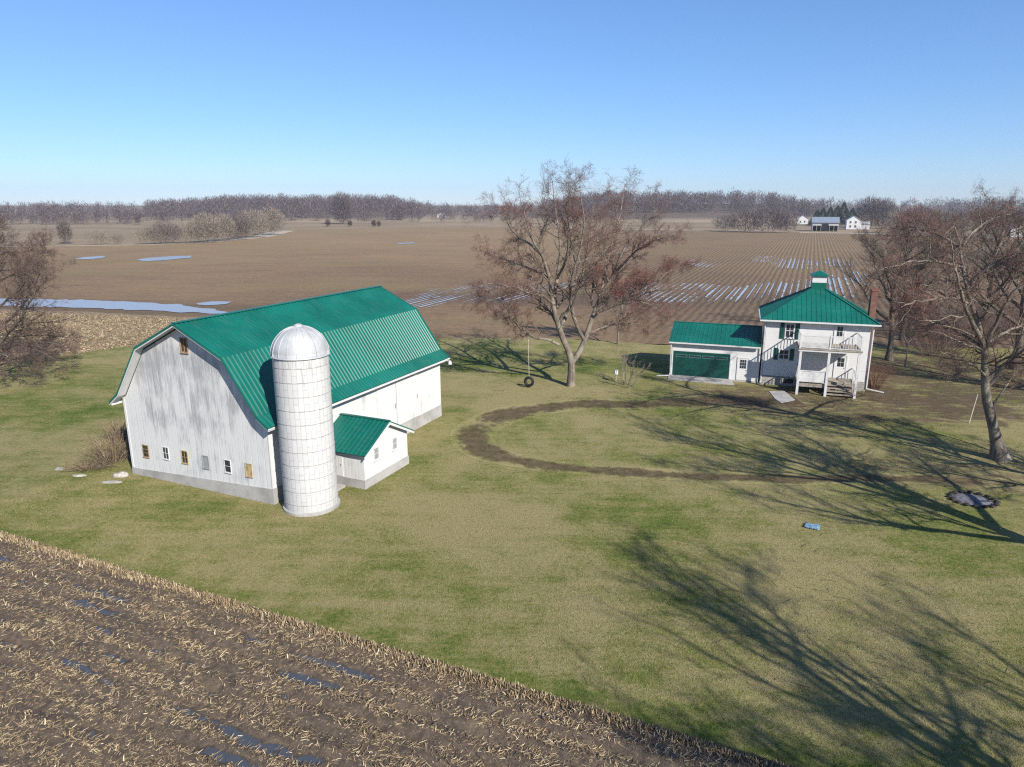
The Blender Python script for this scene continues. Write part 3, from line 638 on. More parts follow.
# silo
SC = np.array([-10.97, 35.52, 0]); SR = 1.42
silo = thing('silo', SC, 0, 'tall white concrete stave silo with metal dome beside the barn', 'silo')
MB().lathe([(0,0),(SR-.02,0),(SR,.02),(SR,.08),(SR,4),(SR,8.34),(SR,8.40),(SR-.03,8.42),(SR-.12,8.42)], 56).build('wall', M['silo'], silo, True)
MB().lathe([(SR+.10,-.2),(SR+.10,.12),(SR,.16)], 40).build('footing', M['conc'], silo)
dp_ = [(SR+.05, 8.40),(SR+.05, 8.50)] + [((SR+.03)*math.cos(R(a)), 8.50+1.42*math.sin(R(a))) for a in range(0, 88, 8)] + [(.16, 9.925)]
dome = MB().lathe(dp_, 56).build('dome', M['galv'], silo, True)
m = MB()
for k in range(18):
    a = 2*math.pi*k/18
    for i in range(0, 80, 10):
        q = [((SR+.045)*math.cos(R(x)), 8.50+1.435*math.sin(R(x))) for x in (i, i+10)]
        m.beam((q[0][0]*math.cos(a), q[0][0]*math.sin(a), q[0][1]), (q[1][0]*math.cos(a), q[1][0]*math.sin(a), q[1][1]), .035, .03)
m.build('dome_seams', M['galv'], dome); MB().lathe([(0,9.86),(.24,9.88),(.22,9.97),(.1,10.03),(0,10.04)], 16).build('cap', M['galv'], dome)
for k, z in enumerate(np.arange(.55, 8.4, .74)): MB().torus((0,0,float(z)), (0,0,1), SR+.006, .012, 48, 5).build('hoop', M['wire'], silo)
MB().torus((0,0,8.44), (0,0,1), SR+.05, .035, 48, 6).build('dome_rim', M['galv'], silo)
m = MB()
for k in range(10):   # unloading doors on the barn side
    a = math.atan2(math.cos(R(20)), .6); x, y = SR*math.cos(a), SR*math.sin(a); m.beam((x*1.02, y*1.02, .6+k*.78), (x*1.02, y*1.02, 1.2+k*.78), .5, .08, (x, y, 0))
m.build('unloading_doors', M['silo'], silo)

# ------------------------------------------------------------------ house
HT = R(-18); HA = (22.85, 62.2, 0); HW, HD = 8.6, 7.3
house = thing('farmhouse', HA, HT, 'white two storey farmhouse with green hip roof and cupola', 'house')
MB().box(0,0,.82,HW,HD,5.92).build('wall', M['siding'], house)
MB().box(-.03,-.03,-.25,HW+.03,HD+.03,.82).build('foundation', M['stone'], house)
oh, ze, za = .5, 6.0, 8.62
x0, x1, y0, y1 = -oh, HW+oh, -oh, HD+oh; mx, my, tw = HW/2, HD/2, .35
m = MB(); ctr = [(mx-tw,my-tw,za),(mx+tw,my-tw,za),(mx+tw,my+tw,za),(mx-tw,my+tw,za)]; eav = [(x0,y0,ze),(x1,y0,ze),(x1,y1,ze),(x0,y1,ze)]; low = [(x,y,ze-.05) for x,y,z in eav]
m.add(ctr+eav+low, [(4,5,1,0),(5,6,2,1),(6,7,3,2),(7,4,0,3),(0,1,2,3),(8,11,10,9),(4,8,9,5),(5,9,10,6),(6,10,11,7),(7,11,8,4)])
for i in range(4):                                    # standing seams on each face and caps on the hips
    a, b, ca, cb = Vector(eav[i]), Vector(eav[(i+1)%4]), Vector(ctr[i]), Vector(ctr[(i+1)%4]); n = (b-a).cross(ca-a).normalized(); L = (b-a).length; e = (b-a).normalized()
    t0, t1 = (ca-a).dot(e), (cb-a).dot(e); upv = (ca-a) - e*t0
    for k in range(int(L/.4)):
        t = .2+k*.4; f = t/t0 if t < t0 else ((L-t)/(L-t1) if t > t1 else 1.0)
        p = a+e*t; m.beam(p+n*.012, p+upv*min(f, 1)*.99+n*.012, .05, .035, n)
rf = m.build('roof', M['roof'], house)
m = MB()
for i in range(4): m.beam(Vector(eav[i])+Vector((0,0,.03)), Vector(ctr[i])+Vector((0,0,.03)), .2, .05)
m.build('hip_cap', M['roof'], rf)
m = MB(); m.box(x0+.02,y0+.02,ze-.2,x1-.02,y0+.06,ze-.052); m.box(x0+.02,y1-.06,ze-.2,x1-.02,y1-.02,ze-.052); m.box(x0+.02,y0+.062,ze-.2,x0+.06,y1-.062,ze-.052); m.box(x1-.06,y0+.062,ze-.2,x1-.02,y1-.062,ze-.052); m.build('fascia', M['trim'], house)
m = MB(); m.box(x0+.062,y0+.062,ze-.16,x1-.062,-.004,ze-.12); m.box(x0+.062,HD+.004,ze-.16,x1-.062,y1-.062,ze-.12); m.box(x0+.062,-.003,ze-.16,-.004,HD+.003,ze-.12); m.box(HW+.004,-.003,ze-.16,x1-.062,HD+.003,ze-.12); m.build('soffit', M['trim'], house)
m = MB(); m.box(x0-.08,y0-.1,ze-.15,x1+.08,y0+.015,ze-.02); m.box(x0-.1,y0+.02,ze-.15,x0+.015,y1,ze-.02); m.build('gutter', M['trim'], house)
m = MB(); m.beam((-.10,-.12,5.82),(-.08,-.08,.25),.09,.09); m.beam((-.4,-.5,5.88),(-.10,-.12,5.80),.09,.09); m.beam((-.08,-.08,.25),(-.15,-.7,.06),.09,.09); m.build('downspout', M['trim'], house)
m = MB(); m.beam((HW+.12,-.10,5.82),(HW+.12,-.08,.25),.09,.09); m.beam((HW+.12,-.08,.25),(HW+1.5,-.3,.06),.09,.08); m.build('downspout', M['trim'], house)
cu = MB().box(mx-.62,my-.62,za-.25,mx+.62,my+.62,za+.42).build('cupola', M['roof'], house)
MB().box(mx-.6,my-.6,za+.423,mx+.6,my+.6,za+1.02).build('cupola_wall', M['siding'], cu)
m = MB(); q = [(mx-.78,my-.78,za+1.02),(mx+.78,my-.78,za+1.02),(mx+.78,my+.78,za+1.02),(mx-.78,my+.78,za+1.02)]; m.add([(a,b,c+.05) for a,b,c in q]+q+[(mx,my,za+1.5)], [(0,1,8),(1,2,8),(2,3,8),(3,0,8),(4,7,6,5),(0,4,5,1),(1,5,6,2),(2,6,7,3),(3,7,4,0)]); m.build('cupola_roof', M['roof'], cu)
ch = MB().box(HW+.002,2.4,-.1,HW+.5,3.3,8.5).build('chimney', M['brick'], house); MB().box(HW-.05,2.34,8.5,HW+.56,3.36,8.66).build('chimney_cap', M['brick'], ch)
window(house, 2.0, 4.46, 5.60, .62, M['trim'], M['glass'], 2, 2, .08, .06); window(house, 1.70, 2.46, 3.24, .72, M['trim'], M['glass'], 2, 2, .08, .06)
window(house, -.0, 0, 0, 0, M['trim'], M['glass'], 1, 1, .0, .0) if False else None
for xx, z0, z1 in ((1.36,4.28,5.72),(2.64,4.28,5.72),(1.02,2.32,3.4),(2.38,2.32,3.4)):
    m = MB(); m.box(xx-.17,-.05,z0,xx+.17,-.002,z1)
    for k in range(int((z1-z0)/.09)): m.beam((xx-.12,-.058,z0+.08+k*.09),(xx+.12,-.058,z0+.08+k*.09),.03,.05)
    m.build('shutter', M['shut'], house)
def door(parent, xa, xb, z0, z1, pane_z, mat, fm, nx=2, nz=2):
    d = MB().box(xa,-.035,z0,xb,-.002,z1).build('door', mat, parent)
    m = MB(); m.box(xa-.1,-.06,z0,xa-.002,-.003,z1+.1); m.box(xb+.002,-.06,z0,xb+.1,-.003,z1+.1); m.box(xa-.002,-.06,z1+.002,xb+.002,-.003,z1+.1); m.build('door_frame', fm, d)
    w = xb-xa; p = MB(); 
    for i in range(nx):
        for j in range(nz): p.box(xa+w*.16+i*w*.68/nx+.015,-.046,pane_z[0]+(pane_z[1]-pane_z[0])*j/nz+.015,xa+w*.16+(i+1)*w*.68/nx-.015,-.037,pane_z[0]+(pane_z[1]-pane_z[0])*(j+1)/nz-.015)
    p.build('pane', M['glass'], d); MB().cyl((xa+w*.9,-.036,z0+.95),(xa+w*.9,-.10,z0+.95),.03,.035,8).build('handle', M['wire'], d); return d
door(house, 5.72, 6.42, 3.98, 5.72, (4.75,5.62), M['siding'], M['trim']); door(house, 6.02, 6.86, 1.02, 3.02, (2.05,2.85), M['siding'], M['trim'])
m = MB(); m.box(1.9,-.06,.22,2.7,-.031,.66); m.build('basement_window', M['dark'], house)
# porch: deck, steps, posts, balcony with railings
PX, PD = (2.85, 5.1, 7.4), 2.9
dk = MB().box(PX[0]-.05,-PD+.05,.88,PX[1],-.035,1.0); dk.box(PX[1]+.001,-1.7,.88,PX[2]+.1,-.035,1.0); dk.build('porch_deck', M['wood'], house)
m = MB(); m.box(PX[0]-.03,-PD+.055,.70,PX[1],-PD+.12,.878); m.box(PX[1]+.05,-1.68,.1,PX[2]+.05,-1.62,.878); m.build('porch_skirt', M['wood'], house)
for k in range(4): MB().box(PX[1]+.12,-1.72-.3*(k+1),.74-.2*k,PX[2]-.1,-1.71-.3*k+.02,.80-.2*k).build('step', M['wood'], house)
for xx in (PX[1]+.09, PX[2]-.09): MB().add([(xx-.03,-1.7,.86),(xx-.03,-2.95,.02),(xx-.03,-2.6,.0),(xx-.03,-1.7,.6),(xx+.03,-1.7,.86),(xx+.03,-2.95,.02),(xx+.03,-2.6,.0),(xx+.03,-1.7,.6)],[(0,1,2,3),(7,6,5,4),(0,4,5,1),(1,5,6,2),(2,6,7,3),(3,7,4,0)]).build('stringer', M['wood'], house)
for xx in PX: MB().box(xx-.1,-PD-.1,-.1,xx+.1,-PD+.1,3.82).build('porch_post', M['trim'], house)
MB().box(PX[0]-.2,-PD-.18,3.98,PX[2]+.22,-.035,4.08).build('balcony_floor', M['wood'], house)
m = MB(); m.box(PX[0]-.18,-PD-.13,3.82,PX[2]+.2,-PD+.02,3.978); m.box(PX[0]-.15,-PD+.022,3.82,PX[0]-.02,-.036,3.978); m.box(PX[2]+.06,-PD+.022,3.82,PX[2]+.19,-.036,3.978)
for xx in np.linspace(3.4, 6.9, 7): m.box(float(xx)-.03,-PD+.022,3.84,float(xx)+.03,-.036,3.978)
m.build('balcony_beam', M['trim'], house)
def railing(p, q, z0, z1, gap, name='railing', bw=.04):
    p, q = Vector(p), Vector(q); m = MB(); m.beam(p+Vector((0,0,z1)), q+Vector((0,0,z1)), .08, .07); m.beam(p+Vector((0,0,z0+.08)), q+Vector((0,0,z0+.08)), .06, .05)
    n = int((q-p).length/gap)
    for k in range(1, n): r = p.lerp(q, k/n); m.beam(r+Vector((0,0,z0+.1)), r+Vector((0,0,z1-.03)), bw, .035, (0,1,0))
    return m.build(name, M['trim'], house)
railing((PX[0]-.1,-PD,0),(PX[1],-PD,0),4.08,5.16,.085,bw=.06); railing((PX[1],-PD,0),(PX[2]+.1,-PD,0),4.08,5.16,.19,bw=.025); railing((PX[0]-.1,-PD,0),(PX[0]-.1,-.06,0),4.08,5.16,.19,bw=.03); railing((PX[2]+.1,-PD,0),(PX[2]+.1,-.06,0),4.08,5.16,.19,bw=.03)
for xx in (PX[0]-.1, PX[1], PX[2]+.1): MB().box(xx-.06,-PD-.06,4.081,xx+.06,-PD+.06,5.3).build('balcony_post', M['trim'], house)
m = MB(); m.box(PX[0]+.1,-PD-.03,1.15,PX[1]-.1,-PD+.03,2.08); m.box(PX[0]+.1,-PD-.06,2.08,PX[1]-.1,-PD+.06,2.15); m.build('porch_panel', M['siding'], house)
railing((PX[0],-PD+.1,0),(PX[0],-.06,0),1.0,2.1,.2,bw=.03); railing((PX[2]+.05,-1.7,0),(PX[2]+.05,-.06,0),1.0,2.0,.2,bw=.03)
m = MB(); m.beam((PX[2]-.09,-1.72,1.85),(PX[2]-.09,-2.86,1.0),.05,.05); m.beam((PX[2]-.09,-1.72,1.0),(PX[2]-.09,-1.72,1.85),.05,.05); m.build('handrail', M['trim'], house)

# ------------------------------------------------------------------ garage
GT = R(-19.5); GA = (15.2, 65.1, 0); GW, GD = 7.9, 6.6
gar = thing('garage', GA, GT, 'white single storey garage with green roof and wide green door', 'garage')
gw = MB()
n = [(0,.12),(GD,.12),(GD,3.32),(GD/2,4.60),(0,3.32)]
xprism(n, 0, GW).build('wall', M['siding'], gar); MB().box(-.03,-.03,-.2,GW+.03,GD+.03,.12).build('foundation', M['conc'], gar)
m = MB()
for sg in (1, -1):
    e = ribbed([(0, 4.74), (GD/2+.32, 3.42)], -.3, GW-.02, .4, .03, .045, .05); m.add([(y, GD/2+sg*x, z) for x, y, z in e.v], e.f)
rf = m.build('roof', M['roof'], gar); MB().beam((-.31,GD/2,4.76),(GW-.02,GD/2,4.76),.24,.04).build('ridge_cap', M['roof'], rf)
m = MB(); m.box(-.28,-.42,3.27,GW-.05,-.31,3.39); m.build('gutter', M['trim'], gar); MB().box(-.28,-.305,3.2,GW-.05,-.27,3.36).build('fascia', M['trim'], gar)
m = MB()
for sg in (1, -1):
    a, b = GD/2, GD/2+sg*(GD/2+.3); m.add([(-.34,a,4.68),(-.34,b,3.37),(-.34,b,3.2),(-.34,a,4.5),(-.303,a,4.68),(-.303,b,3.37),(-.303,b,3.2),(-.303,a,4.5)],[(0,1,2,3),(7,6,5,4),(0,4,5,1),(1,5,6,2),(2,6,7,3),(3,7,4,0)])
m.build('rake_board', M['trim'], gar)
m = MB()
for k in range(4): m.box(.12,-.03,.16+k*.585,5.3,-.002,.16+k*.585+.57)
gd = m.build('garage_door', M['gdoor'], gar)
m = MB(); m.box(.0,-.05,.13,.118,-.003,2.62); m.box(5.302,-.05,.13,5.42,-.003,2.62); m.box(.119,-.05,2.505,5.301,-.003,2.62); m.build('door_trim', M['trim'], gd)
for k in range(4):
    xx = .42+k*1.22; p = MB().box(xx,-.036,1.98,xx+.95,-.031,2.16).build('pane', M['glass'], gd)
    f = MB(); f.box(xx-.05,-.042,1.93,xx,-.0315,2.21); f.box(xx+.95,-.042,1.93,xx+1.0,-.0315,2.21); f.box(xx+.001,-.042,2.16,xx+.949,-.0315,2.21); f.box(xx+.001,-.042,1.93,xx+.949,-.0315,1.98); f.build('pane_frame', M['gframe'], gd)
door(gar, 6.05, 6.9, .16, 2.2, (1.25,2.08), M['siding'], M['trim'], 3, 3)
m = MB(); m.beam((-.12,-.25,3.3),(-.06,-.06,.3),.09,.08); m.beam((-.06,-.06,.3),(-.1,-.25,.12),.09,.08); m.beam((-.1,-.25,.12),(-1.25,-.55,.06),.1,.09); m.build('downspout', M['trim'], gar)
ap = tag(MB().add([(-.2,-.05,-.02),(5.6,-.05,-.02),(5.9,-1.6,-.02),(-.1,-1.5,-.02),(-.2,-.05,.06),(5.6,-.05,.06),(5.9,-1.6,.03),(-.1,-1.5,.03)],[(0,3,2,1),(4,5,6,7),(0,1,5,4),(1,2,6,5),(2,3,7,6),(3,0,4,7)]).build('concrete_apron', M['conc']), kind='structure'); ap.location = GA; ap.rotation_euler = (0,0,GT)
pts = pxs([(769,391.5),(784,391),(795,400),(781,403),(775,399)]); pad = MB(); k = len(pts); pad.add([(x,y,-.01) for x,y in pts]+[(x,y,.035) for x,y in pts],[tuple(range(k,2*k))]+[(i,(i+1)%k,k+(i+1)%k,k+i) for i in range(k)]); tag(pad.build('concrete_pad', M['pconc']), kind='structure')

# ------------------------------------------------------------------ trees
def norm(v): return v/np.maximum(np.linalg.norm(v, axis=-1, keepdims=True), 1e-9)
def kids(pts, rad, k, t0, t1, ang, lenr, ratio_r, rng, m, up=.12, wig=.25, lmin=.15, rmin=.004, tip=.3):
    n, mm, _ = pts.shape
    t = (t0 + (t1-t0)*((np.arange(k)[None]+rng.uniform(0, 1, (n, k)))/k)); f = t*(mm-1); i = np.clip(f.astype(int), 0, mm-2); w = f-i
    I = np.arange(n)[:, None]; P = pts[I, i]*(1-w)[..., None] + pts[I, i+1]*w[..., None]; T = norm(pts[I, i+1]-pts[I, i]); rr = rad[I, i]*(1-w)+rad[I, i+1]*w
    plen = np.linalg.norm(np.diff(pts, axis=1), axis=-1).sum(1)[:, None]
    pr = norm(np.cross(T, rng.normal(0, 1, T.shape))); a = rng.normal(ang, .22, t.shape)[..., None]
    D = norm(np.cos(a)*T + np.sin(a)*pr + np.array([0, 0, up])); L = np.maximum(plen*lenr*(1.15-.6*t)*rng.uniform(.6, 1.25, t.shape), lmin)
    s = np.linspace(0, 1, m)[None, None, :, None]; bend = norm(rng.normal(0, 1, T.shape)+np.array([0, 0, up*3]))
    Q = P[..., None, :] + L[..., None, None]*(s*D[..., None, :] + wig*s*s*bend[..., None, :])
    if m > 3: Q[..., 1:, :] += rng.normal(0, .035, Q[..., 1:, :].shape)*L[..., None, None]
    r0 = np.maximum(rr*ratio_r*rng.uniform(.75, 1.1, t.shape), rmin); Rd = r0[..., None]*np.linspace(1, tip, m)[None, None]
    return Q.reshape(-1, m, 3), Rd.reshape(-1, m)
def limbs_to_array(limbs, m, rng, wob=.05):
    P = np.zeros((len(limbs), m, 3)); Rd = np.zeros((len(limbs), m))
    for i, (pts, r0, r1) in enumerate(limbs):
        P[i] = spline(pts, m); L = np.linalg.norm(np.diff(P[i], axis=0), axis=1).sum(); nz = rng.normal(0, wob, (m, 3)); nz[0] = 0; P[i] += nz*np.linspace(.3, 1, m)[:, None]*min(1, L/6)
        s = np.linspace(0, 1, m); Rd[i] = r0*(1-s)**1 + r1*s
    return P, Rd
def tree_meshes(limbs, seed, bark, twig, bud=None, k=(9, 7, 6, 3), lens=(.36, .42, .45, .45), up=(.35, .2, .15, .1), angs=(.9, .8, .75, .7), flare=1.5, budn=1, buds=(.03, .06), wig=.25, rmin=.006):
    rng = np.random.default_rng(seed); P, Rd = limbs_to_array(limbs, 16, rng)
    Vs, Fs, off = [], [], 0
    if flare: Rd[0, 0] *= flare; Rd[0, 1] *= 1+(flare-1)*.25
    def put(store, V, Fq):
        store.append((V, Fq))
    trunk, crown = [], []
    put(trunk, *tubes(P, Rd, 9))
    a1, r1 = kids(P[:], Rd, k[0], .28, .99, angs[0], lens[0], .55, rng, 7, up[0], wig, .8, .012); put(trunk, *tubes(a1, r1, 5))
    a2, r2 = kids(a1, r1, k[1], .15, 1., angs[1], lens[1], .55, rng, 5, up[1], wig, .5, .008); put(crown, *tubes(a2, r2, 4))
    ax, rx = kids(P, Rd, k[1], .35, 1., angs[1], .13, .35, rng, 5, up[1], wig, .5, .008); a2 = np.concatenate([a2, ax]); put(crown, *tubes(ax, rx, 4)); r2 = np.concatenate([r2, rx])
    a3, r3 = kids(a2, r2, k[2], .15, 1., angs[2], lens[2], .6, rng, 3, up[2], wig, .3, rmin, .6); put(crown, *tubes(a3, r3, 3))
    a4, r4 = kids(a3, r3, k[3], .2, 1., angs[3], lens[3], .7, rng, 2, up[3], wig, .18, rmin*.8, .5); put(crown, *tubes(a4, r4, 3))
    def merge(parts):
        V = np.concatenate([p[0] for p in parts]); o = np.cumsum([0]+[len(p[0]) for p in parts[:-1]]); return V, [p[1]+q for p, q in zip(parts, o)]
    tv, tf = merge(trunk); cv, cf = merge(crown); tm = mesh_from('trunk', tv, tf, bark, smooth=True); nq = sum(len(f) for f in cf); mi = np.zeros(nq, int)
    if bud is not None:
        E = np.repeat(a4[:, -1], budn, 0) + rng.normal(0, .06, (len(a4)*budn, 3)); n = len(E); d = rng.normal(0, 1, (n, 3, 3))*rng.uniform(*buds, n)[:, None, None]; bv = (E[:, None]+d).reshape(-1, 3)
        bf = np.arange(len(bv)).reshape(-1, 3)+len(cv); cv = np.concatenate([cv, bv]); cf.append(bf); mi = np.concatenate([mi, np.ones(n, int)])
    cm = mesh_from('crown', cv, cf, [twig]+([bud] if bud is not None else []), mi)
    return tm, cm
def put_tree(name, tm, cm, loc, rz, s, label, cat='tree', group=None):
    t = thing(name, loc, rz, label, cat, group); t.scale = (s, s, s) if not isinstance(s, tuple) else s
    link('trunk', tm, t); link('crown', cm, t); return t
def auto_limbs(H, spread, seed, fork=.25, n=7, r=.3, lean=(0, 0), curve=.25):
    g = np.random.default_rng(seed); top = np.array([lean[0], lean[1], H]); tr = [np.zeros(3)]
    for q in (.25, .5, .75, 1): tr.append(np.array([lean[0]*q, lean[1]*q, H*q*.96]) + np.r_[g.normal(0, .03*H, 2)*q, 0])
    out = [(tr, r, .03)]; T = spline(tr, 40)
    for i in range(n):
        f = fork + (.82-fork)*(i/max(1, n-1)); p = T[int(f*39)]; az = i*2.4+g.uniform(-.5, .5); L = spread*(1.15-.55*f)*g.uniform(.8, 1.15); d = np.array([math.cos(az), math.sin(az), 0])
        rise = H*(1-f)*g.uniform(.45, .85)
        out.append(([p, p+d*L*.35+np.array([0, 0, rise*.28]), p+d*L*.72+np.array([0, 0, rise*.66])+g.normal(0, .3, 3), p+d*L+np.array([0, 0, rise])], r*(1-f)*.62+.03, .025))
    return out

# the big maple in the middle of the lawn; limbs follow the photographed fork, spread in depth as well
TB = gp(570, 386); TY = TB[1]
def tl(px, dy):                    # local points of a limb seen at these pixels, at depth offsets dy
    return [atY(x, y, TY+d)-TB for (x, y), d in zip(px, dy)]
def c3p(l): return [(440+x*.339, 150+y*.339) for x, y in l]
mid = tl(c3p([(386,695),(388,660),(390,628)]), (0,0,0))
limbs = [
 (mid + tl(c3p([(372,580),(350,520),(330,450),(325,385),(300,310),(265,240),(245,170)]), (-.1,-.4,-.8,-1.4,-2.2,-3,-3.6)), .36, .03),
 (mid[1:] + tl(c3p([(415,590),(435,545),(450,490),(475,430),(510,370),(545,290),(600,220),(640,170)]), (.2,.4,.7,1.0,1.5,2,2.6,3)), .29, .03),
 (tl(c3p([(352,525),(372,490),(392,440),(425,350),(440,250),(455,150)]), (-.4,.2,1,2,3,3.6)), .2, .025),
 (tl(c3p([(428,565),(408,530),(390,470),(385,400),(410,300),(425,200),(410,120)]), (.4,-.2,-1,-2,-3,-4,-4.6)), .2, .025),
 (tl(c3p([(332,460),(345,380),(355,290),(345,190),(330,90)]), (-.8,.3,1.6,2.8,3.6)), .19, .025),
 (tl(c3p([(352,575),(320,560),(285,556),(262,545),(240,530),(205,495),(160,470)]), (-.3,-.5,-.6,-.4,-.2,.3,.8)), .14, .02),
 (tl(c3p([(326,385),(290,360),(240,340),(190,320),(150,300)]), (-1.4,-1,0,1.2,2.4)), .14, .02),
 (tl(c3p([(455,480),(500,465),(560,440),(620,420),(670,410)]), (.7,0,-1.2,-2.4,-3.4)), .16, .02),
 (tl(c3p([(440,540),(490,520),(540,510),(600,520)]), (.5,1.6,3.2,5)), .12, .02),
 (tl(c3p([(510,370),(545,330),(590,290),(640,265),(690,250)]), (1.5,.4,-1,-2.2,-3.2)), .14, .02),
 (tl(c3p([(475,430),(490,350),(510,260),(535,170),(545,100)]), (1,2.4,3.6,4.6,5.2)), .16, .02),
 (tl(c3p([(330,450),(300,430),(255,420),(205,400),(140,395)]), (-.8,-2,-3.6,-5,-6.2)), .14, .02),
 (tl(c3p([(345,380),(370,330),(380,250),(375,170),(385,100)]), (.3,-1.6,-3,-4,-4.6)), .14, .02),
 (tl(c3p([(240,530),(215,500),(185,450),(150,440),(110,450)]), (-.2,-1.6,-3,-4,-4.6)), .08, .02),
 (tl(c3p([(560,440),(600,450),(640,470),(680,500)]), (-1.2,.4,1.6,2.6)), .08, .02),
 (tl(c3p([(620,420),(650,380),(690,350),(720,345)]), (-2.4,-1.2,0,1)), .08, .02),
 (tl(c3p([(300,310),(270,280),(225,250),(190,200),(170,160)]), (-2.2,-1,.8,2.2,3)), .12, .02),
]
tm, cm = tree_meshes(limbs, 3, M['bark'], M['twig'], M['bud'], k=(10, 9, 8, 4), up=(.3, .08, .02, 0), lens=(.36, .45, .45, .45), budn=1, buds=(.011, .026), flare=1.25, rmin=.005)
put_tree('maple_tree', tm, cm, TB, 0, 1, 'large spreading bare maple with red buds and a tyre swing, mid lawn')

# right yard tree with the swollen base
RB = gp(1001, 459); RY = RB[1]
def tr_(px, dy): return [atY(x, y, RY+d)-RB for (x, y), d in zip(px, dy)]
limbs = [
 (tr_([(1001,459),(995,435),(988,405),(985,370),(984,345),(974,310),(966,285),(962,255),(961,238),(955,225)], (0,0,0,0,0,.2,.4,.6,.8,1)), .36, .03),
 (tr_([(984,345),(972,322),(963,300),(956,270),(953,250),(950,232)], (0,-.6,-1.2,-1.8,-2.2,-2.6)), .16, .02),
 (tr_([(985,352),(975,342),(958,332),(935,322),(905,318)], (0,.4,1.2,2.2,3.6)), .12, .02),
 (tr_([(986,378),(978,368),(962,360),(940,352)], (0,-.8,-1.8,-3)), .08, .02),
 (tr_([(985,350),(995,325),(1008,300),(1022,285),(1060,270)], (0,-.5,-1.2,-1.6,-2)), .15, .02),
 (tr_([(990,408),(1000,395),(1012,378),(1030,355)], (0,.4,.8,1.2)), .07, .02),
 (tr_([(966,285),(985,270),(1010,255),(1050,250)], (.4,-.4,-1.2,-2.2)), .11, .02),
 (tr_([(962,250),(945,238),(925,230),(895,225)], (.6,1.8,3,4.2)), .1, .02),
 (tr_([(964,268),(940,262),(912,262),(880,270)], (.5,-1,-2.4,-3.6)), .1, .02),
 (tr_([(962,245),(975,230),(992,220),(1012,214)], (.8,1.5,2.2,3)), .1, .02),
 (tr_([(972,305),(950,298),(925,300),(900,306)], (.2,-1.5,-3,-4.6)), .1, .02),
 (tr_([(984,345),(1000,335),(1024,325),(1060,320)], (0,1.5,3,5)), .12, .02)]
tm, cm = tree_meshes(limbs, 5, M['bark'], M['twig'], M['bud'], k=(10, 8, 6, 3), up=(.1, .0, 0, 0), lens=(.36, .48, .48, .48), budn=1, buds=(.010, .022), flare=1.9)
put_tree('maple_tree', tm, cm, RB, 0, 1, 'tall leaning bare maple with swollen pale trunk base, right side of the lawn')

# generic bare trees: four forms, reused with their own turns and sizes
TA = tree_meshes(auto_limbs(16, 6.5, 21, .22, 9, .34), 31, M['bark2'], M['twig2'], None, k=(10, 9, 7, 4))
TBm = tree_meshes(auto_limbs(15, 6, 23, .3, 8, .27), 33, M['bark2'], M['twig2'], M['bud'], k=(9, 7, 6, 3), budn=1, buds=(.010, .022), rmin=.005)
TC = tree_meshes(auto_limbs(9, 3.6, 25, .25, 7, .12), 35, M['bark'], M['twig'], M['bud'], k=(8, 8, 7, 4), budn=1, buds=(.02, .04))
TD = tree_meshes(auto_limbs(20, 8.5, 27, .26, 10, .48), 37, M['bark2'], M['twig2'], None, k=(11, 9, 7, 4))
yard = 'bare trees of the yard right of the farmhouse'
put_tree('bare_tree', *TC, gp(618, 344), 1.1, 1.02, 'small reddish bare tree behind the big maple at the lawn edge')
put_tree('bare_tree', *TA, gp(889, 360), .4, .90, 'dark bare tree just right of the farmhouse chimney', group=yard)
put_tree('bare_tree', *TC, gp(905, 367), 2.4, (.55, .55, .95), 'thin pale-stemmed young tree beside the dark tree right of the house', group=yard)
put_tree('bare_tree', *TD, gp(1015, 369), 3.0, .85, 'thick dark-trunked bare tree at right edge behind the leaning maple', group=yard)
put_tree('bare_tree', *TBm, (47.5, 84, 0), 4.2, 1.0, 'reddish bare tree at back of the yard, behind the young tree', group=yard)
put_tree('bare_tree', *TA, (60, 88, 0), 1.9, 1.05, 'grey bare tree deepest in the yard at the right', group=yard)
put_tree('bare_tree', *TD, (50, 53, 0), .9, .86, 'tall bare tree reaching in over the right edge of the photo', group=yard)
put_tree('bare_tree', *TBm, (62, 76, 0), 5.0, 1.12, 'red-budded bare tree on the right edge rising above the skyline', group=yard)
# trees outside the frame on the right whose shadows cross the lawn
put_tree('bare_tree', *TD, (30.5, 23.5, 0), 2.0, .98, 'bare tree off the right side casting the upper lawn shadow')
put_tree('bare_tree', *TD, (23.6, 2.4, 0), 4.4, 1.0, 'bare tree off the lower right casting the nearest lawn shadow')
put_tree('bare_tree', *TA, (37.5, 32, 0), 1.2, 1.0, 'bare tree off the right side beyond the leaning maple')
# left-edge tree with drooping low limbs
LB = np.array([-49.8, 63.5, 0])
limbs = auto_limbs(14.5, 7.5, 41, .08, 12, .30, (3.0, 1))
for i in range(6):
    a = -.9+i*.42; limbs.append(([np.array([.2, 0, 1.2+.3*i]), np.array([2.6*math.cos(a), 2.6*math.sin(a), 2.6+.25*i]), np.array([5.6*math.cos(a), 5.4*math.sin(a), 2.4+.3*i]), np.array([8.2*math.cos(a), 7.8*math.sin(a), .9+.5*i])], .12, .02))
tm, cm = tree_meshes(limbs, 43, M['bark2'], M['twig'], None, k=(11, 9, 8, 4), up=(.1, .05, .02, 0))
put_tree('bare_tree', tm, cm, LB, 0, 1, 'bushy bare tree with drooping limbs at the left edge')

